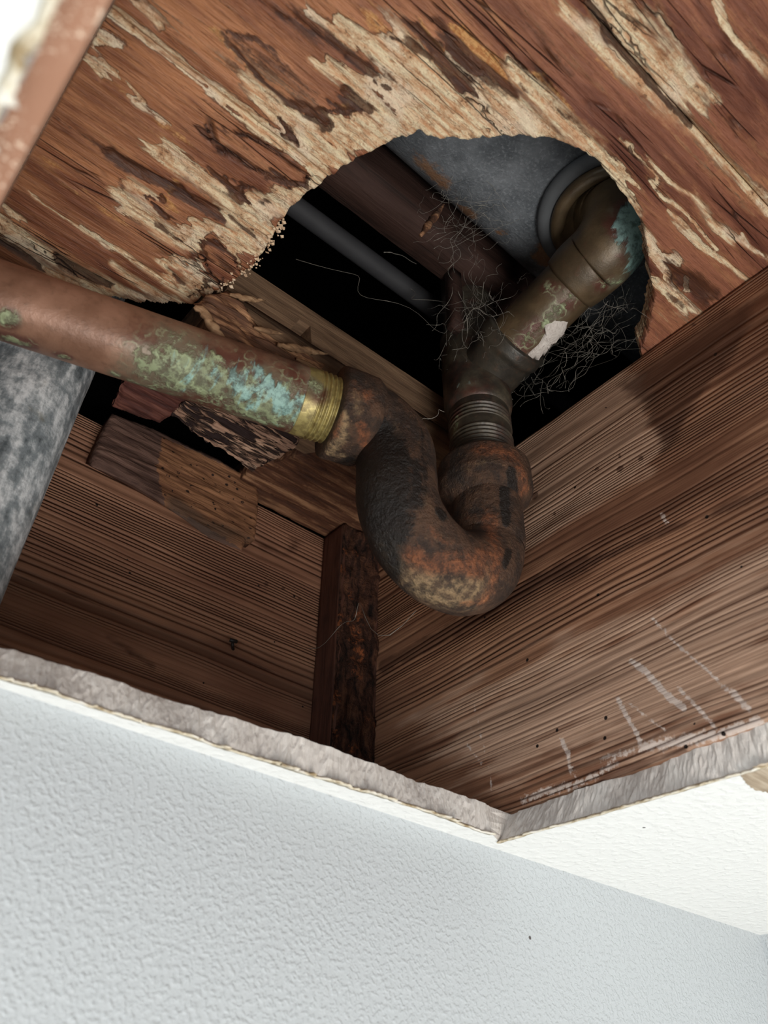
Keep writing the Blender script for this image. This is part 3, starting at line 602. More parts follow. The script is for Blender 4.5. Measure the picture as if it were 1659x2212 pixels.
DARK = [(c1((450, 640), (500, 680), (560, 710), (680, 770), (760, 800)), .032, 1.0), (c1((230, 500), (340, 570), (450, 640)), .03, .5), (c1((750, 820), (840, 860), (940, 910)), .032, 1.0), (c1((690, 860), (670, 900), (720, 950)), .014, .9), (c1((1450, 450), (1540, 490), (1560, 460), (1500, 400)), .022, .9), (c1((1330, 470), (1400, 550), (1445, 560), (1440, 510)), .022, .95), (c1((1000, 170), (1100, 230), (1250, 330), (1380, 420)), .07, .42), (c1((1260, 460), (1330, 490)), .02, .8),
        (c1((900, 600), (1000, 660), (1150, 760), (1230, 800)), .02, .6), (c1((1040, 600), (1150, 650), (1250, 720)), .06, .42), (c1((1180, 790), (1320, 795), (1330, 770)), .018, .9), (c1((1210, 760), (1235, 810)), .012, .9), (c1((920, 760), (1000, 830), (1040, 850), (1100, 830)), .026, .9), (c1((1140, 720), (1210, 770)), .014, .8),
        (c1((1100, 0), (1250, 60), (1400, 170), (1500, 240), (1600, 310)), .05, .62), (c1((1500, 240), (1560, 280), (1600, 320)), .03, .9), (c1((1205, 560), (1250, 580), (1280, 610)), .018, .95), (c1((860, 1060), (900, 1050), (1000, 1090), (1040, 1130)), .014, .8), (c1((850, 1080), (870, 1150), (910, 1220)), .014, .85), (c1((940, 1130)), .06, .6), (c1((0, 1040), (150, 1130), (200, 1160)), .026, .9), (c1((270, 1130), (340, 1170), (430, 1220)), .034, 1.0), (c1((640, 960), (700, 990), (760, 1020)), .016, .7), (c1((500, 760), (540, 830)), .02, .5),  # the strokes beside the copper pipe paint its shadow on the plank
        (c1((740, 1190), (770, 1215)), .018, .9), (c1((1010, 940), (1060, 1000)), .016, .8), (c1((1150, 880), (1180, 920)), .016, .7), (c1((820, 1295), (880, 1260), (920, 1230)), .01, .9),
        (c2((120, 95), (200, 200), (290, 310), (370, 390)), .032, .9), (c2((270, 140), (350, 260), (450, 350), (560, 400)), .045, .62), (c2((450, 330), (560, 400)), .02, .85), (c2((560, 50), (700, 200), (830, 330)), .05, .4), (c2((855, 0), (905, 75), (960, 165), (1100, 310), (1190, 400), (1250, 470)), .013, 1.2), (c2((1250, 470), (1330, 550)), .008, .9), (c2((1220, 1160), (1300, 1200), (1400, 1280)), .06, .75), (c2((1240, 1290), (1300, 1340)), .02, .5), (c2((750, 460), (830, 520), (900, 600)), .03, .5), (c2((0, 395), (30, 405)), .015, 1), (c2((1240, 480), (1330, 560)), .01, .6), (c2((1100, 1020), (1150, 1130)), .012, .6), (c2((1050, 800), (1090, 880)), .02, .4), (c2((0, 120), (100, 160), (170, 230)), .014, .7)]
BROWN = [(c1((960, 140), (1040, 150), (1150, 200), (1300, 260), (1400, 340), (1510, 430), (1555, 480), (1490, 505), (1430, 510), (1440, 560), (1400, 550), (1330, 475), (1240, 440), (1190, 430), (1120, 350), (1050, 270)), .03), (c1((880, 570), (1000, 560), (1180, 640), (1300, 720), (1335, 775), (1300, 795), (1235, 800), (1160, 770), (1090, 740), (1020, 690), (930, 650)), .03),
         (c1((900, 740), (980, 790), (1060, 800), (1100, 825), (1085, 850), (1030, 850), (980, 810)), .02), (c1((850, 1070), (920, 1050), (1000, 1080), (1040, 1130), (1000, 1190), (930, 1215), (880, 1180), (855, 1120)), .02), (c1((700, 850), (790, 830), (900, 900), (930, 920), (850, 930), (760, 960), (690, 910)), .02),
         (c2((90, 90), (160, 130), (240, 230), (330, 350), (380, 400), (330, 400), (250, 310), (170, 220)), .02), (c2((240, 110), (330, 180), (430, 260), (530, 340), (580, 410), (470, 370), (370, 300), (290, 220)), .02), (c1((1130, 0), (1290, 60), (1400, 140), (1510, 220), (1600, 300), (1590, 340), (1500, 280), (1400, 210), (1250, 110)), .02), (c1((1200, 560), (1250, 540), (1290, 620)), .015)]
OCH = [(c1((700, 640), (800, 720), (900, 800), (960, 870)), .055, .8), (c1((960, 140), (1000, 200), (1080, 330)), .03, .55), (c1((1090, 380), (1190, 470), (1230, 530)), .05, .7), (c1((740, 760), (720, 850), (760, 920)), .03, .6), (c1((1480, 440), (1510, 440)), .04, .6), (c1((100, 560), (300, 800), (460, 920)), .10, .38), (c1((480, 340), (700, 560), (860, 640)), .07, .4), (c1((1580, 60), (1620, 100)), .05, .5),
       (c2((150, 80), (240, 210)), .014, .8), (c2((330, 130), (420, 230), (520, 310), (580, 350)), .022, .85), (c2((690, 340), (760, 420), (800, 480)), .025, .85), (c2((60, 160), (170, 250), (260, 320)), .035, .7), (c2((850, 560), (930, 640), (1000, 720)), .02, .6), (c2((1160, 1060), (1200, 1160), (1260, 1250)), .03, .6), (c2((870, 200), (1000, 320)), .04, .4)]
def board(name, y0, y1, x0, x1, label, step=0.0072, lower=None, seed=1):
    xs = np.arange(x0, x1 + step * .5, step); ny = max(2, int(round((y1 - y0) / step)) + 1); ys = np.linspace(y0, y1, ny); nx = len(xs)
    X, Y = np.meshgrid(xs, ys, indexing='ij'); Q = np.column_stack([X.ravel(), Y.ravel()])
    cx = np.column_stack([(X[:-1, :-1] + step / 2).ravel(), (Y[:-1, :-1] + (ys[1] - ys[0]) / 2).ravel()])
    kill = inside(cx, hp)
    if lower is not None: kill |= cx[:, 1] > np.interp(cx[:, 0], lower[0], lower[1]) + (fbm(cx[:, 0] * 30, cx[:, 0] * 0, 88, 4) - .5) * .06
    kill = kill.reshape(nx - 1, ny - 1)
    # boundary vertices of kept cells snap on to the sawn outline
    near = np.zeros((nx, ny), int); tot = np.zeros((nx, ny), int)
    for dx in (0, 1):
        for dy in (0, 1): near[dx:nx - 1 + dx, dy:ny - 1 + dy] += kill; tot[dx:nx - 1 + dx, dy:ny - 1 + dy] += 1
    bnd = ((near > 0) & (near < tot)).ravel(); bi = np.nonzero(bnd)[0]
    for i in bi:
        a = hp[:-1]; ab = hp[1:] - a; t = np.clip(((Q[i] - a) * ab).sum(1) / (ab * ab).sum(1), 0, 1); c = a + t[:, None] * ab; dd = np.linalg.norm(c - Q[i], axis=1); k = dd.argmin()
        if dd[k] < step * 1.6: Q[i] = [c[k][0], np.clip(c[k][1], y0, y1)]
    wq = Q + np.column_stack([(fbm(Q[:, 0] * 5, Q[:, 1] * 34, 61, 4) - .5) * .20, (fbm(Q[:, 0] * 7, Q[:, 1] * 24, 71, 4) - .5) * .035])
    def fld(L):
        f = np.zeros(len(Q))
        for pix, r, s in L:
            f = np.maximum(f, seg_field(wq, PX(pix), r * 1.35, s))
        return f
    p, dk, oc = fld(PALE), fld(DARK), fld(OCH)
    for pix, r in BROWN:
        b = poly_field(wq, PX(pix), r, 1.0); p = p * (1 - np.clip(b * 1.7, 0, 1)) + .10 * b
        dk = np.maximum(dk, 0.72 * np.exp(-((b - .62) / .22) ** 2) * (0.35 + .65 * np.clip((fbm(Q[:, 0] * 8, Q[:, 1] * 8, 33, 2) - .35) * 4, 0, 1)))
    # decayed wood is eaten back into the board
    st = fbm(Q[:, 0] * 9, Q[:, 1] * 90, 15, 4)
    z = ZS + np.clip((p - .3) * 2, 0, 1) * (0.006 + 0.014 * (st - .4)) + np.clip(dk - .45, 0, .5) * 0.03 + (st - .5) * .006 + np.clip(fbm(Q[:, 0] * 60, Q[:, 1] * 80, 23, 2) - .5, 0, 1) * .02 * np.clip(p, 0, 1)
    yy = np.minimum(Q[:, 1] - y0, y1 - Q[:, 1]); z += np.clip(0.008 - yy, 0, 1) * 1.0
    V = np.column_stack([Q, z]); idx = -np.ones(nx * ny, int); Fc = []
    ii, jj = np.nonzero(~kill)
    cells = np.stack([ii * ny + jj, ii * ny + jj + 1, (ii + 1) * ny + jj + 1, (ii + 1) * ny + jj], 1)
    used = np.unique(cells); idx[used] = np.arange(len(used)); cells = idx[cells]; V = V[used]; fl = [f[used] for f in (p, dk, oc)]
    e = np.concatenate([cells[:, [0, 1]], cells[:, [1, 2]], cells[:, [2, 3]], cells[:, [3, 0]]]); key = np.sort(e, 1); _, inv, cnt = np.unique(key, axis=0, return_inverse=True, return_counts=True)
    be = e[cnt[inv.ravel()] == 1]; bv = np.unique(be); m = {v: len(V) + k for k, v in enumerate(bv)}
    top = V[bv].copy(); top[:, :2] += rng.normal(0, .004, (len(bv), 2)); top[:, 2] = ZT
    V = np.concatenate([V, top]); fl = [np.concatenate([fl[0], np.full(len(bv), .55)]), np.concatenate([fl[1], fl[1][bv] * .7]), np.concatenate([fl[2], np.full(len(bv), .5)])]
    Fc = cells.tolist() + [(a, m[a], m[b], b) for a, b in be]
    return tag(mesh(name, w(V), Fc, M_rot, fields=fl), label, 'floorboard')
ltx = ([-.3, .2, .45, .6, .735, 5], [2.42, 2.40, 2.29, 2.2, 2.09, 2.09])
board('subfloor_board', -.62, .404, 0.004, XJ + .2, 'dark red-brown floorboard farthest from the copper pipe, a long black crack along it')
board('subfloor_board', .408, 1.324, 0.004, XJ + .2, 'middle floorboard overhead, cream rot along the arched top of the hole')
b3 = board('subfloor_board', 1.328, 2.43, 0.004, XJ + .2, 'floorboard just above the copper pipe, black gouge and dark knot beside the hole', lower=ltx)

fr_ = []; ff_ = []; g = np.random.default_rng(4)
edge = np.array([P(u, v, 2, ZS)[:2] for u, v in [(606, 478), (598, 500), (578, 530), (560, 555), (535, 577), (505, 602), (492, 612), (470, 630)]])
edge, _ = resample(np.column_stack([edge, np.zeros(len(edge))]), .006)
for p in edge:
    for k in range(3 if g.random() > .35 else 1):
        c = np.array([p[0] + g.normal(0, .012), p[1] + g.normal(0, .012), ZS + g.normal(.01, .014)]); r = .0035 + .006 * g.random() ** 2; o_ = len(fr_) * 6
        fr_.append(c + r * np.array([(1, 0, 0), (-1, 0, 0), (0, 1, 0), (0, -1, 0), (0, 0, 1), (0, 0, -1)]) * (0.6 + .8 * g.random((6, 1))))
        ff_ += [tuple(i + o_ for i in f) for f in ((0, 2, 4), (2, 1, 4), (1, 3, 4), (3, 0, 4), (2, 0, 5), (1, 2, 5), (3, 1, 5), (0, 3, 5))]
o_ = mesh('wood_crumbs', w(np.concatenate(fr_)), ff_, M_crumb, b3, smooth=False); o_['kind'] = 'stuff'
# the remains of the last plank over the back of the bay
nx, ny = 150, 50; X, Yt = np.meshgrid(np.linspace(1.44, XJ - .003, nx), np.linspace(0, 1, ny), indexing='ij')
front = np.interp(X, [1.4, 1.5, 1.56, 1.62, 1.8, 1.9, 2.3], [2.70, 2.62, 2.50, 2.42, 2.40, 2.36, 2.30]) + (fbm(X * 22, X * 0, 4, 4) - .5) * .07
Y = front + (YL - .004 - front) * Yt; Z = ZS + .002 + (fbm(X * 9, Y * 90, 15, 4) - .5) * .02
V = np.concatenate([np.stack([X, Y, Z], 2).reshape(-1, 3), np.stack([X, Y, Z * 0 + ZT], 2).reshape(-1, 3)]); N_ = nx * ny
Fc = [(i * ny + j, i * ny + j + 1, (i + 1) * ny + j + 1, (i + 1) * ny + j) for i in range(nx - 1) for j in range(ny - 1)]; Fc += [tuple(q + N_ for q in f[::-1]) for f in Fc]
Fc += [(i * ny, (i + 1) * ny, N_ + (i + 1) * ny, N_ + i * ny) for i in range(nx - 1)] + [(j, N_ + j, N_ + j + 1, j + 1) for j in range(ny - 1)]
tag(mesh('subfloor_board', w(V), Fc, M_under), 'short streaked plank end tucked into the back corner, directly above the upright corner post', 'floorboard')
# furrowed rotten piece: dark red end and pale eaten end
root = empty('rotten_plank', w((1.1, 2.6, 2.70)), 'rotten plank scrap between the copper pipe and the loose wood block, deeply furrowed by decay', 'wood scrap')
def slab(name, pix, z, th, mat, parent, seed, rag=.02, plane=2, furrow=0.0, sub=60):
    """a ragged slab whose lower face follows an outline"""
    poly = np.array([P(u, v, plane, z) for u, v in pix]); ax = [i for i in range(3) if i != plane]
    p2 = poly[:, ax]; o = ragged(np.vstack([p2, p2[:1]]), .012, rag, seed)[:-1]
    lo, hi = o.min(0), o.max(0); st = max((hi - lo)) / sub; gx = np.arange(lo[0], hi[0] + st, st); gy = np.arange(lo[1], hi[1] + st, st * .7)
    G = np.stack(np.meshgrid(gx, gy, indexing='ij'), -1).reshape(-1, 2); G = G[inside(G, o)]
    keepg = [g for g in G if np.min(np.linalg.norm(o - g, axis=1)) > st * .7]
    from mathutils.geometry import delaunay_2d_cdt
    allp = [Vector(q) for q in o] + [Vector(q) for q in keepg]
    vv, _, ff, _, _, _ = delaunay_2d_cdt(allp, [(i, (i + 1) % len(o)) for i in range(len(o))], [], 1, 1e-6)
    A = np.array([list(q) for q in vv]); nv = len(A)
    ed = np.min(np.linalg.norm(A[:, None] - o[None], axis=2), axis=1)
    n_ = fbm(A[:, 0] * 7, A[:, 1] * 60, seed, 4); dep = (n_ - .5) * furrow + np.clip(.02 - ed, 0, 1) * .6
    def full(a2, h):
        r = np.zeros((len(a2), 3)); r[:, ax[0]] = a2[:, 0]; r[:, ax[1]] = a2[:, 1]; r[:, plane] = h; return r
    A2 = A.copy()
    if plane == 1: m_ = np.clip((np.interp(A[:, 0], *zip(*sorted([(lo[0], lo[1] + .06), (hi[0], lo[1])]))) + .10 - A[:, 1]) / .10, 0, 1); A2[:, 1] += m_ * th * .9
    V = np.concatenate([full(A, z + dep), full(A2, z + th)]); Fc = [tuple(f) for f in ff] + [tuple(q + nv for q in f[::-1]) for f in ff]
    cnt = {}
    for f in ff:
        for a, b in zip(f, list(f[1:]) + [f[0]]): cnt[(min(a, b), max(a, b))] = cnt.get((min(a, b), max(a, b)), 0) + 1
    Fc += [(a, b, b + nv, a + nv) for (a, b), c_ in cnt.items() if c_ == 1]
    return mesh(name, w(V), Fc, mat, parent), V, Fc
slab('pale_end', [(366, 905), (392, 868), (440, 850), (560, 890), (640, 925), (655, 950), (610, 985), (545, 1022), (520, 1000), (420, 940)], 2.715, .06, M_furrow, root, 3, .02, furrow=.06)
slab('dark_end', [(240, 880), (262, 838), (300, 800), (400, 830), (450, 850), (392, 875), (368, 905), (345, 920), (290, 900)], 2.725, .05, M_redrot, root, 4, .015, furrow=.02)
# loose block against the rim joist
bp = [(197, 1000), (210, 965), (246, 888), (330, 922), (480, 995), (562, 1038), (560, 1100), (553, 1164), (535, 1162), (526, 1186), (455, 1160), (380, 1105), (290, 1042)]
o, Vb, Fb = slab('wood_block', bp, 2.84, .09, M_block, None, 12, .006, plane=1, furrow=.02, sub=90)
me = o.data; a = me.color_attributes.new('fld', 'FLOAT_COLOR', 'POINT'); cc = np.zeros((len(Vb), 4), np.float32); cc[:, 3] = 1
pj = lambda pix: np.array([P(u, v, 1, 2.84)[[0, 2]] for u, v in pix])
cc[:, 0] = poly_field(Vb[:, [0, 2]], pj([(352, 945), (440, 985), (600, 1060), (600, 1200), (520, 1180), (360, 1090), (340, 1020)]), .05, 1.0); cc[:, 1] = stain(Vb, Fb, [([(380, 1090), (450, 1140), (530, 1175)], .09, .9)])
a.data.foreach_set('color', cc.ravel()); tag(o, 'loose decayed wood block fixed to the back board, half dark and half orange brown', 'wood block')

# ------------------------------------------------------------------ framing seen through the hole
zt = 2.957
pl = [(0.80, ZS + .012), (1.10, ZS + .012), (1.135, 2.85), (1.19, 2.855), (1.205, ZS + .012), (2.62, ZS + .012), (2.62, zt), (0.80, zt)]
def prism_y(poly, y0, y1):
    k = len(poly); V = [(x, y0, z) for x, z in poly] + [(x, y1, z) for x, z in poly]
    return np.array(V), [tuple(range(k)), tuple(range(2 * k - 1, k - 1, -1))] + [(i, i + k, (i + 1) % k + k, (i + 1) % k) for i in range(k)]
V, Fc = prism_y(pl, 1.945, 2.5); tag(mesh('sole_plate', w(V), Fc, M_plate, smooth=False), 'pale framing board with a dark notch, seen through the hole above the pipe threads', 'framing board')
V, Fc = grid_box(0.80, XJ - .005, 1.94, 2.19, 2.56, ZS + .006, .05, .004, 8); tag(mesh('blocking', w(V), Fc, M_plate), 'pale wooden blocking directly behind the top of the copper pipe, under the notched board', 'framing board')
# broken dark shard and pale splinters
root = empty('broken_board', w((1.0, 1.9, 2.6)), 'charred broken board end hanging over the copper pipe, with pale splinters', 'wood scrap')
slab('shard', [(425, 652), (455, 636), (490, 625), (520, 660), (560, 700), (600, 730), (660, 762), (700, 790), (690, 815), (640, 800), (560, 770), (480, 715)], 1.905, .03, M_shard, root, 21, .02, plane=1, furrow=.07)
def spike(pix, y, r, mat, parent, name='splinter', seed=1):
    pts = np.array([P(u, v, 1, y) for u, v in pix]); q, s = resample(pts, .012); t = s / s[-1]; rr = r * np.clip(np.sin(np.pi * (0.12 + .88 * t)) + .08, .05, 1) * (1 + .5 * (fbm(t * 14, t * 0, seed, 3) - .5))
    q = q + rng.normal(0, r * .12, q.shape); V, Fc = sweep(q, rr, 8, rough=r * .2); return mesh(name, w(V), Fc, mat, parent)
spike([(497, 635), (530, 645), (575, 650)], 1.893, .012, M_splint, root, seed=2)
spike([(548, 708), (585, 716), (612, 722)], 1.892, .011, M_splint, root, seed=3)
spike([(600, 745), (640, 752), (680, 760), (708, 766)], 1.888, .016, M_splint, root, seed=4)
spike([(640, 775), (680, 795), (705, 803)], 1.888, .011, M_splint, root, seed=5)
spike([(420, 660), (440, 675), (470, 720), (500, 740)], 1.890, .018, M_splint, root, seed=6)
# ledger, stub and pipe in the dark
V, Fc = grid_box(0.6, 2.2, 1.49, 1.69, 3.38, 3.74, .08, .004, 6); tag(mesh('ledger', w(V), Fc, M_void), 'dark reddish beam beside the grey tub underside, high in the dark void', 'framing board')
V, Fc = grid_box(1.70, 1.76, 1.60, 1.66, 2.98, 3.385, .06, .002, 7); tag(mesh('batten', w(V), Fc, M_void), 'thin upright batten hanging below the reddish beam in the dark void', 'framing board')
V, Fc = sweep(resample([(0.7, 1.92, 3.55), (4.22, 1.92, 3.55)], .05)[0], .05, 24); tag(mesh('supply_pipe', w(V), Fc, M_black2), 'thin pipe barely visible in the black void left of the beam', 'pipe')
sbox('void_backing_rear', (-1.5, 4.2, 3.4, 3.5, ZT, 7.0), M_black); sbox('void_backing_right', (4.2, 4.3, -2.5, 3.5, ZT, 7.0), M_black)  # added near-black panels that close off the void and keep it dark

# ------------------------------------------------------------------ bathtub underside and drain
def tub():
    xs = np.linspace(-2.5, 3.6, 90); prof = []
    zb = 3.35; ye = 1.45
    for y in np.linspace(-2.2, ye - .28, 40): prof.append((y, zb))
    for t in np.linspace(0, np.pi / 2 * .93, 12)[1:]: prof.append((ye - .28 + .28 * math.sin(t), zb + .28 - .28 * math.cos(t)))
    prof.append((ye - .01, zb + 2.4)); prof = np.array(prof)
    V = np.array([(x, y + .03 * (x - 1.4), z) for x in xs for y, z in prof]); k = len(prof)
    Fc = [(i * k + j, (i + 1) * k + j, (i + 1) * k + j + 1, i * k + j + 1) for i in range(len(xs) - 1) for j in range(k - 1)]
    f = stain(V, Fc, [([(850, 350), (910, 350), (960, 400)], .12, .75), ([(900, 450), (960, 440), (1010, 460)], .10, 1.2), ([(1180, 560), (1205, 500)], .10, 1.3), ([(1040, 520), (1080, 500)], .08, .75)])
    return tag(mesh('bathtub', w(V), Fc, M_tub, fields=[f]), 'dark grey underside of a bathtub filling the upper right of the hole', 'bathtub')
tub()
AX, AY = 1.93, 1.714
root = empty('drain_shoe', w((1.93, 0.97, 3.0)), 'brass drain elbow with turquoise corrosion under the round grey gasket', 'drain fitting')
zt_ = 2.89; z2 = 3.035; sx, sy = 1.965, 0.97
path = np.concatenate([[(1.941, 1.17, 3.005), (1.944, 1.08, 3.025)], arc((sx - .015, sy + .08, z2 + .17), (0, 0, -1), (0, -1, 0), .17, 0, np.pi / 2 * .95, 16), [(sx+.01, sy - .06, 3.23), (sx + .03, sy - .03, 3.30)]])
q, s = resample(path, .012); rr = np.interp(s, [0, .03, .06, .4, .5, s[-1]], [.130, .136, .14, .152, .17, .225])
V, Fc = sweep(q, rr, 56, rough=.002)
f = [stain(V, Fc, [([(1300, 620), (1350, 600)], .06, .5)]), stain(V, Fc, [([(1365, 480), (1385, 560), (1370, 620)], .12, 1.3), ([(1340, 540)], .05, .5)]), np.zeros(len(V))]
mesh('elbow', w(V), Fc, M_brass, root, fields=f)
def torus(c, R_, r, name, mat, parent, n=72, m=14, sq=1.0):
    V = []; Fc = []
    for i in range(n):
        a = 2 * np.pi * i / n
        for j in range(m):
            b = 2 * np.pi * j / m; V.append((c[0] + (R_ + r * math.cos(b)) * math.cos(a), c[1] + (R_ + r * math.cos(b)) * math.sin(a), c[2] + r * sq * math.sin(b)))
    Fc = [(i * m + j, ((i + 1) % n) * m + j, ((i + 1) % n) * m + (j + 1) % m, i * m + (j + 1) % m) for i in range(n) for j in range(m)]
    return mesh(name, w(V), Fc, mat, parent, fields=[np.zeros(len(V))])
torus((sx + .04, sy - .02, 3.325), .275, .035, 'gasket', M_rubber, root, sq=.9); torus((sx + .04, sy - .02, 3.285), .225, .032, 'brass_ring', M_brass, root)

# waste tee: threaded nipple, riser, side branch and tube
root = empty('waste_tee', w((AX, AY, 2.45)), 'tarnished brass waste tee rising from the trap, side tube running to the drain elbow', 'drain fitting')
q, s = resample([(AX, AY, 2.28), (AX, AY, 2.66)], .0021)
rr = .128 + .005 * np.sin(2 * np.pi * s / .021) * (((s > .06) & (s < .20)) | ((s > .25) & (s < .33)))
V, Fc = sweep(q, rr, 64); mesh('threaded_nipple', w(V), Fc, M_dbrass, root, fields=[stain(V, Fc, [([(985, 900), (985, 930)], .06, .5)]), np.full(len(V), .12), np.full(len(V), .2)])
q, s = resample([(AX, AY, 2.635), (AX, AY, 2.66), (AX - .01, AY, 3.14), (AX - .02, AY, 3.17), (AX - .03, AY, 4.2)], .02)
rr = np.interp(s, [0, .015, .05, .44, .49, .53, 2], [.12, .136, .146, .146, .148, .122, .122]); V, Fc = sweep(q, rr, 48, rough=.003); mesh('riser', w(V), Fc, M_dbrass, root, fields=[np.full(len(V), .15), stain(V, Fc, [([(1010, 830), (1050, 880)], .1, .4)]), np.zeros(len(V))])
q, s = resample([(AX + .01, AY - .02, zt_ - .03), (AX - .003, AY - .19, zt_ + .01), (AX - .006, AY - .255, zt_ + .025)], .008); rr = np.interp(s, [0, .1, .17, .19, .25], [.13, .14, .146, .156, .15]); V, Fc = sweep(q, rr, 48, rough=.004)
mesh('branch_socket', w(V), Fc, M_dbrass, root, fields=[stain(V, Fc, [([(1060, 850), (1110, 880)], .09, .6)]), stain(V, Fc, [([(1050, 880), (1090, 890)], .07, .6)]), np.zeros(len(V))])
q, s = resample([(AX - .006, AY - .23, zt_ + .02), (1.943, 1.10, 3.02)], .012); V, Fc = sweep(q, np.full(len(q), .121), 48, rough=.0015)
fw = stain(V, Fc, [([(1165, 760), (1200, 730), (1225, 710)], .045, 1.2)])
br = mesh('branch_tube', w(V), Fc, M_brass, root, fields=[stain(V, Fc, [([(1130, 740), (1180, 700), (1230, 650)], .07, .55), ([(1180, 620), (1240, 640)], .05, .5)]), stain(V, Fc, [([(1140, 770), (1150, 780)], .05, .35)]), np.clip(.25 - fw, 0, 1)])
# a patch of white plaster stuck on the tube
pts = np.array(hits(V, Fc, [(1160, 775), (1180, 758), (1200, 745), (1215, 735), (1228, 718), (1205, 722), (1190, 742)]))
c0 = np.array([AX - .006, 0, zt_]); pv = []
if len(pts):
    bv = BVHTree.FromPolygons([tuple(x) for x in V], [tuple(f) for f in Fc])
    o2 = [(1145, 788), (1150, 772), (1172, 752), (1186, 728), (1184, 712), (1208, 700), (1236, 704), (1234, 722), (1216, 746), (1196, 768), (1176, 780), (1160, 794)]
    o2 = [(u_ - 8, v_ - 9) for u_, v_ in o2]; cu = np.mean(o2, 0); rings = [1.0, .8, .55, .25]; k = 36; Vp = []
    for ri, rg in enumerate(rings):
        for i in range(k):
            t = i / k * len(o2); a = np.array(o2[int(t) % len(o2)]); b = np.array(o2[(int(t) + 1) % len(o2)]); pq = cu + ((a + (b - a) * (t % 1)) - cu) * rg * (1 + .1 * (random.random() - .5))
            h = bv.ray_cast(Vector((0, 0, 0)), Vector(ray(*pq)).normalized())
            if h[0] is None: h = bv.find_nearest(Vector(pts[0]))
            Vp.append(np.array(h[0]) + np.array(h[1]) * ((-.002 if ri == 0 else .009 + .006 * random.random())))
    Fp = [(r_ * k + i, r_ * k + (i + 1) % k, (r_ + 1) * k + (i + 1) % k, (r_ + 1) * k + i) for r_ in range(3) for i in range(k)] + [tuple(3 * k + i for i in range(k))]
    o_ = mesh('plaster_patch', w(Vp), Fp, M_gyp, root); o_['label'] = 'white plaster splash stuck on the side tube'

# ------------------------------------------------------------------ the rusty trap
root = empty('drain_trap', w((1.70, 1.72, 1.70)), 'rusty cast iron trap, a heavy U bend hanging below the hole', 'drain trap')
lx, ly, zp, zc = 1.481, 1.732, 2.265, 1.97
pd = np.array([-.9617, .2735, 0.0]); rU = (AX - lx) / 2
Ue = .14
path = np.concatenate([[(AX, AY, 2.31), (AX, AY, zc)], arc(((AX + lx) / 2, (AY + ly) / 2, zc), (1, 0, 0), (0, 0, -1), rU, 0, np.pi, 40)[1:], [(lx, ly, zp - Ue)],
                       arc(np.array((lx, ly, zp - Ue)) + pd * Ue, -pd, (0, 0, 1), Ue, 0, np.pi / 2, 16)[1:], [np.array((lx, ly, zp)) + pd * .26]])
q, s = resample(path, .011); S_ = s[-1]
rr = np.interp(s, [0, .34, .36 + rU * .8, .36 + rU * 2.2, .36 + rU * np.pi + .06, S_ - .2, S_], [.138, .138, .148, .148, .143, .146, .15])
V, Fc = sweep(q, rr, 72, ref=(0, 1, 0), rough=.006, rs=9)
tar = stain(V, Fc, [([(790, 950), (790, 1080), (795, 1150), (815, 1200)], .17, 1.25), ([(850, 960), (855, 1090), (850, 1150)], .13, .72), ([(910, 930), (920, 1060)], .08, .45), ([(850, 1010), (900, 1000), (900, 1080)], .09, .55), ([(790, 960), (830, 930)], .07, .9), ([(1090, 1060), (1095, 1130)], .04, .9), ([(1100, 1190), (1090, 1220)], .035, .7), ([(950, 1060), (955, 1110)], .05, .9), ([(1010, 1010), (1060, 1030)], .05, .4)])
rus = stain(V, Fc, [([(890, 1200), (940, 1215), (1000, 1220), (1060, 1200)], .09, .75), ([(880, 1200), (940, 1222), (1040, 1235)], .05, .95), ([(1060, 1120), (1070, 1220), (1050, 1290)], .07, .75), ([(1000, 1130), (1060, 1100)], .07, .4), ([(930, 1150), (970, 1180)], .06, .5), ([(1040, 1300), (1000, 1305)], .05, .7)])
tan = stain(V, Fc, [([(840, 1190), (860, 1230), (900, 1270), (950, 1295), (1010, 1300)], .11, .75), ([(890, 1255), (960, 1270), (1040, 1270)], .12, .72), ([(850, 920), (860, 960)], .05, .45), ([(920, 1050), (920, 1090)], .05, .35), ([(825, 1180), (850, 1240)], .04, .9)])
mesh('trap_body', w(V), Fc, M_rust, root, fields=[tar, rus, tan])
def collar(c, d, prof, name, seed, rough=.006, tarS=(), rusS=(), tanS=()):
    c = np.array(c); d = np.array(d, float); ln, rd = zip(*prof); q, s = resample([c + d * ln[0], c + d * ln[-1]], .006); t = s + ln[0]
    V, Fc = sweep(q, np.interp(t, ln, rd), 64, ref=(0, 1, 0), rough=rough, seed=seed, rs=10)
    return mesh(name, w(V), Fc, M_rust, root, fields=[stain(V, Fc, tarS), stain(V, Fc, rusS), stain(V, Fc, tanS)])
collar((AX, AY, 2.335), (0, 0, -1), [(0, .13), (.002, .172), (.018, .186), (.12, .188), (.15, .178), (.19, .146), (.21, .13)], 'inlet_hub', 3,
       tarS=[([(1105, 1020), (1110, 1060)], .05, .7), ([(955, 1000), (960, 1020)], .05, .5)], rusS=[([(960, 985), (1040, 968), (1110, 985)], .07, .95), ([(1125, 1010), (1130, 1060)], .06, .8), ([(1060, 970)], .05, .6)], tanS=[([(1000, 1010), (1060, 1000)], .05, .4)])
collar(np.array((lx, ly, zp)), pd, [(.10, .13), (.105, .155), (.13, .172), (.245, .176), (.262, .170), (.264, .125)], 'outlet_hub', 5, rough=.009,
       tarS=[([(760, 990), (730, 1000)], .04, .7)], rusS=[([(770, 830), (800, 860)], .07, .55), ([(780, 920), (790, 960)], .04, .9), ([(735, 900), (725, 940)], .035, .8)], tanS=[([(745, 900), (735, 950), (715, 975)], .04, 1.0), ([(770, 850), (770, 900)], .06, .45), ([(715, 980), (740, 985)], .03, 1.1)])
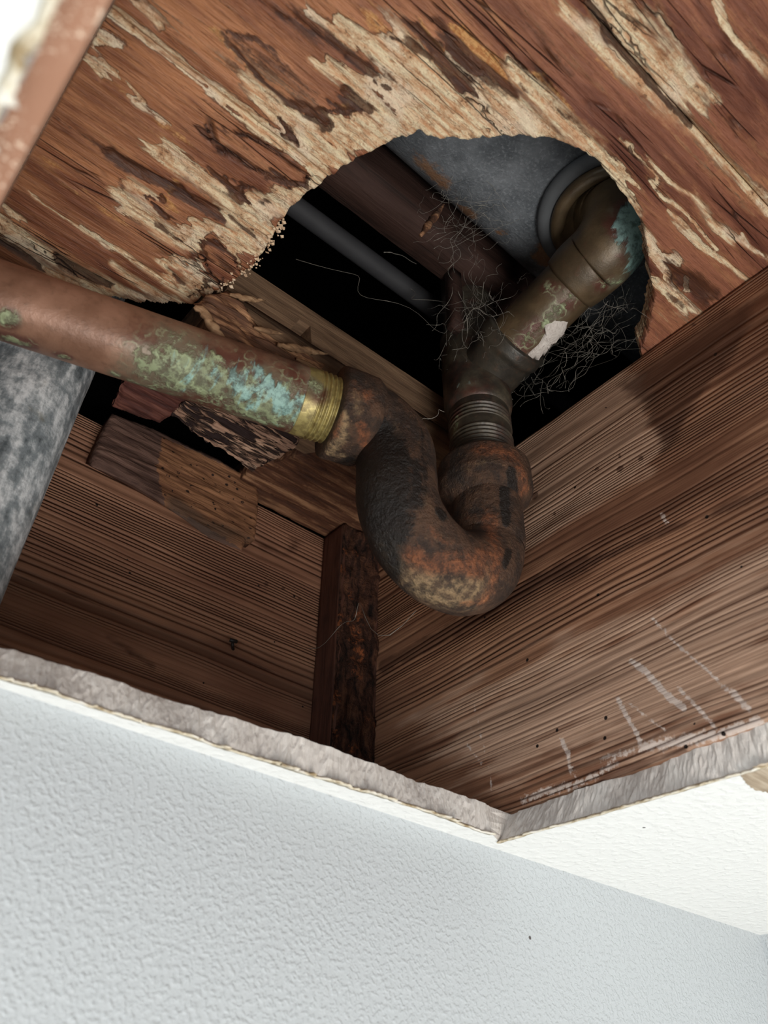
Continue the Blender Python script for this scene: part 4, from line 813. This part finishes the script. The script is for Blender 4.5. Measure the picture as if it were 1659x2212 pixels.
# ------------------------------------------------------------------ copper drain pipe
root = empty('copper_pipe', w((.6, 2.05, 2.2)), 'copper drain pipe screwed into the rusty trap, green corrosion near its threads', 'pipe')
e0 = np.array((lx, ly, zp)) + pd * .255
q, s = resample([e0 + pd * .125, e0 + pd * 2.1], .014); V, Fc = sweep(q, np.full(len(q), .125), 80, ref=(0, 0, 1), rough=.0012, rs=6)
gr = stain(V, Fc, [([(370, 800), (450, 830), (560, 870), (650, 900)], .24, .66), ([(460, 760), (500, 800)], .07, .55), ([(20, 690)], .05, 1.0), ([(10, 730), (60, 745)], .05, .8), ([(130, 768), (145, 772)], .03, .8), ([(250, 810), (300, 830), (400, 865), (480, 885)], .05, .5), ([(380, 815)], .022, 1.0), ([(570, 915)], .025, 1.1), ([(430, 760), (380, 750)], .05, .45), ([(630, 820), (650, 920)], .05, .45), ([(560, 730), (620, 780)], .08, .3)])
tq = stain(V, Fc, [([(440, 800), (540, 840), (650, 890)], .20, .52), ([(645, 860), (640, 920)], .05, .6), ([(500, 800), (530, 850), (545, 880)], .06, .75), ([(560, 800), (590, 840), (600, 890)], .07, .8), ([(610, 850), (620, 890)], .06, .9), ([(640, 790), (620, 830)], .05, .5), ([(430, 780), (470, 790)], .05, .35)])
mesh('pipe', w(V), Fc, M_copper, root, fields=[gr, tq, stain(V, Fc, [([(655, 850), (648, 900)], .03, .7)])])
q, s = resample([e0 - pd * .03, e0 + pd * .135], .0021); rr = .126 + .005 * np.sin(2 * np.pi * s / .0185) * (s < .115) + np.interp(s, [0, .11, .13, .165], [-.008, 0, .001, -.001])
V, Fc = sweep(q, rr, 80, ref=(0, 0, 1), rough=.001); o_ = mesh('threaded_end', w(V), Fc, M_thread, root, fields=[stain(V, Fc, [([(670, 830), (690, 850)], .06, .6)]), np.zeros(len(V)), np.full(len(V), .5)]); o_['label'] = 'yellowed brass screw threads'
# ------------------------------------------------------------------ galvanised pipe
q, s = resample([(.322, 2.63, 1.101), (.405, 2.63, 3.2)], .03); V, Fc = sweep(q, np.full(len(q), .205), 72, ref=(0, 1, 0), rough=.003, rs=8)
tag(mesh('galvanised_pipe', w(V), Fc, M_galv), 'upright mottled grey galvanised pipe at the left edge, passing behind the copper pipe', 'pipe')
# ------------------------------------------------------------------ nail in the rim joist
def nail():
    a = P(497, 1383, 1, YL - .03); b = P(503, 1386, 1, YL - .03); r = empty('nail', w(P(504, 1395, 1, YL - .01)), 'small dark bent nail sticking out of the ribbed back board', 'nail')
    V, Fc = sweep(resample([P(503, 1384, 1, YL - .03), P(503, 1394, 1, YL - .03), P(504, 1404, 1, YL + .01)], .004)[0], .007, 10); mesh('shank', w(V), Fc, M_nail, r)
    V, Fc = sweep(resample([P(497, 1382, 1, YL - .032), P(503, 1384, 1, YL - .038), P(511, 1386, 1, YL - .032)], .004)[0], .009, 10); mesh('head', w(V), Fc, M_nail, r)
nail()
# ------------------------------------------------------------------ cobwebs
def strands(name, lines, label, r=.0016, sag=.03, seed=1):
    g = np.random.default_rng(seed); VV = []; FF = []
    for a, b in lines:
        a = np.array(a, float); b = np.array(b, float); L = np.linalg.norm(b - a); t = np.linspace(0, 1, 22)[:, None]
        p = a + (b - a) * t; p[:, 2] -= (4 * sag * L * t * (1 - t))[:, 0]; k = g.normal(0, L * .055, (5, 3)); p += sum(np.sin((i + 1) * np.pi * t) * k[i] / (i + 1) ** .6 for i in range(5))
        V, Fc = sweep(p, r * (0.5 + g.random()) * (1 + 1.3 * (g.random(22) > .88)), 5, cap=False); o_ = sum(len(x) for x in VV); VV.append(V); FF += [tuple(i + o_ for i in f) for f in Fc]
    return tag(mesh(name, w(np.concatenate(VV)), FF, M_web), label, 'cobweb')
def tangle(boxlo, boxhi, k, seed, anchors=None):
    g = np.random.default_rng(seed); lo, hi = np.array(boxlo), np.array(boxhi); out = []
    for i in range(k):
        a = lo + (hi - lo) * g.random(3); b = lo + (hi - lo) * g.random(3); L = np.linalg.norm(b - a); b = a + (b - a) * min(1, (.12 + .35 * g.random()) / max(L, 1e-3)); out.append((a, b))
    return out
strands('cobweb', tangle((1.62, 1.30, 2.75), (2.05, 1.75, 3.3), 90, 1), 'dense dusty cobweb around the dark brass riser and tee, middle of the hole', .00036, .05, 1)
strands('cobweb', tangle((1.98, .95, 2.72), (2.24, 1.75, 3.15), 80, 2), 'dusty cobweb filling the dark gap under the side tube, beside the right joist', .00036, .05, 2)
strands('cobweb', tangle((1.35, 1.15, 3.2), (1.75, 1.6, 3.45), 45, 3), 'cobweb hanging from the tub underside above the void', .00036, .06, 3)
strands('cobweb', [(P(668, 1400, 1, 2.925), P(900, 1318, 1, 2.0))], 'thin web thread slung across the front of the corner post', .0008, .04, 4)
strands('cobweb', [(P(890, 915, 1, 1.72), P(960, 890, 1, 1.66)), (P(1010, 720, 1, 1.6), P(880, 620, 1, 1.9)), (P(830, 545, 1, 1.8), P(900, 570, 1, 1.75)), (P(640, 560, 1, 1.6), P(960, 720, 1, 1.65))], 'few long web threads stretched across the black void to the riser', .0007, .05, 5)
# dry splinter hanging by the tub
o_ = spike([(910, 508), (930, 480), (950, 455), (962, 440)], 1.30, .014, M_shard, None, 'wood_splinter', 7); tag(o_, 'pale sliver of wood caught in cobweb below the tub underside', 'wood splinter')
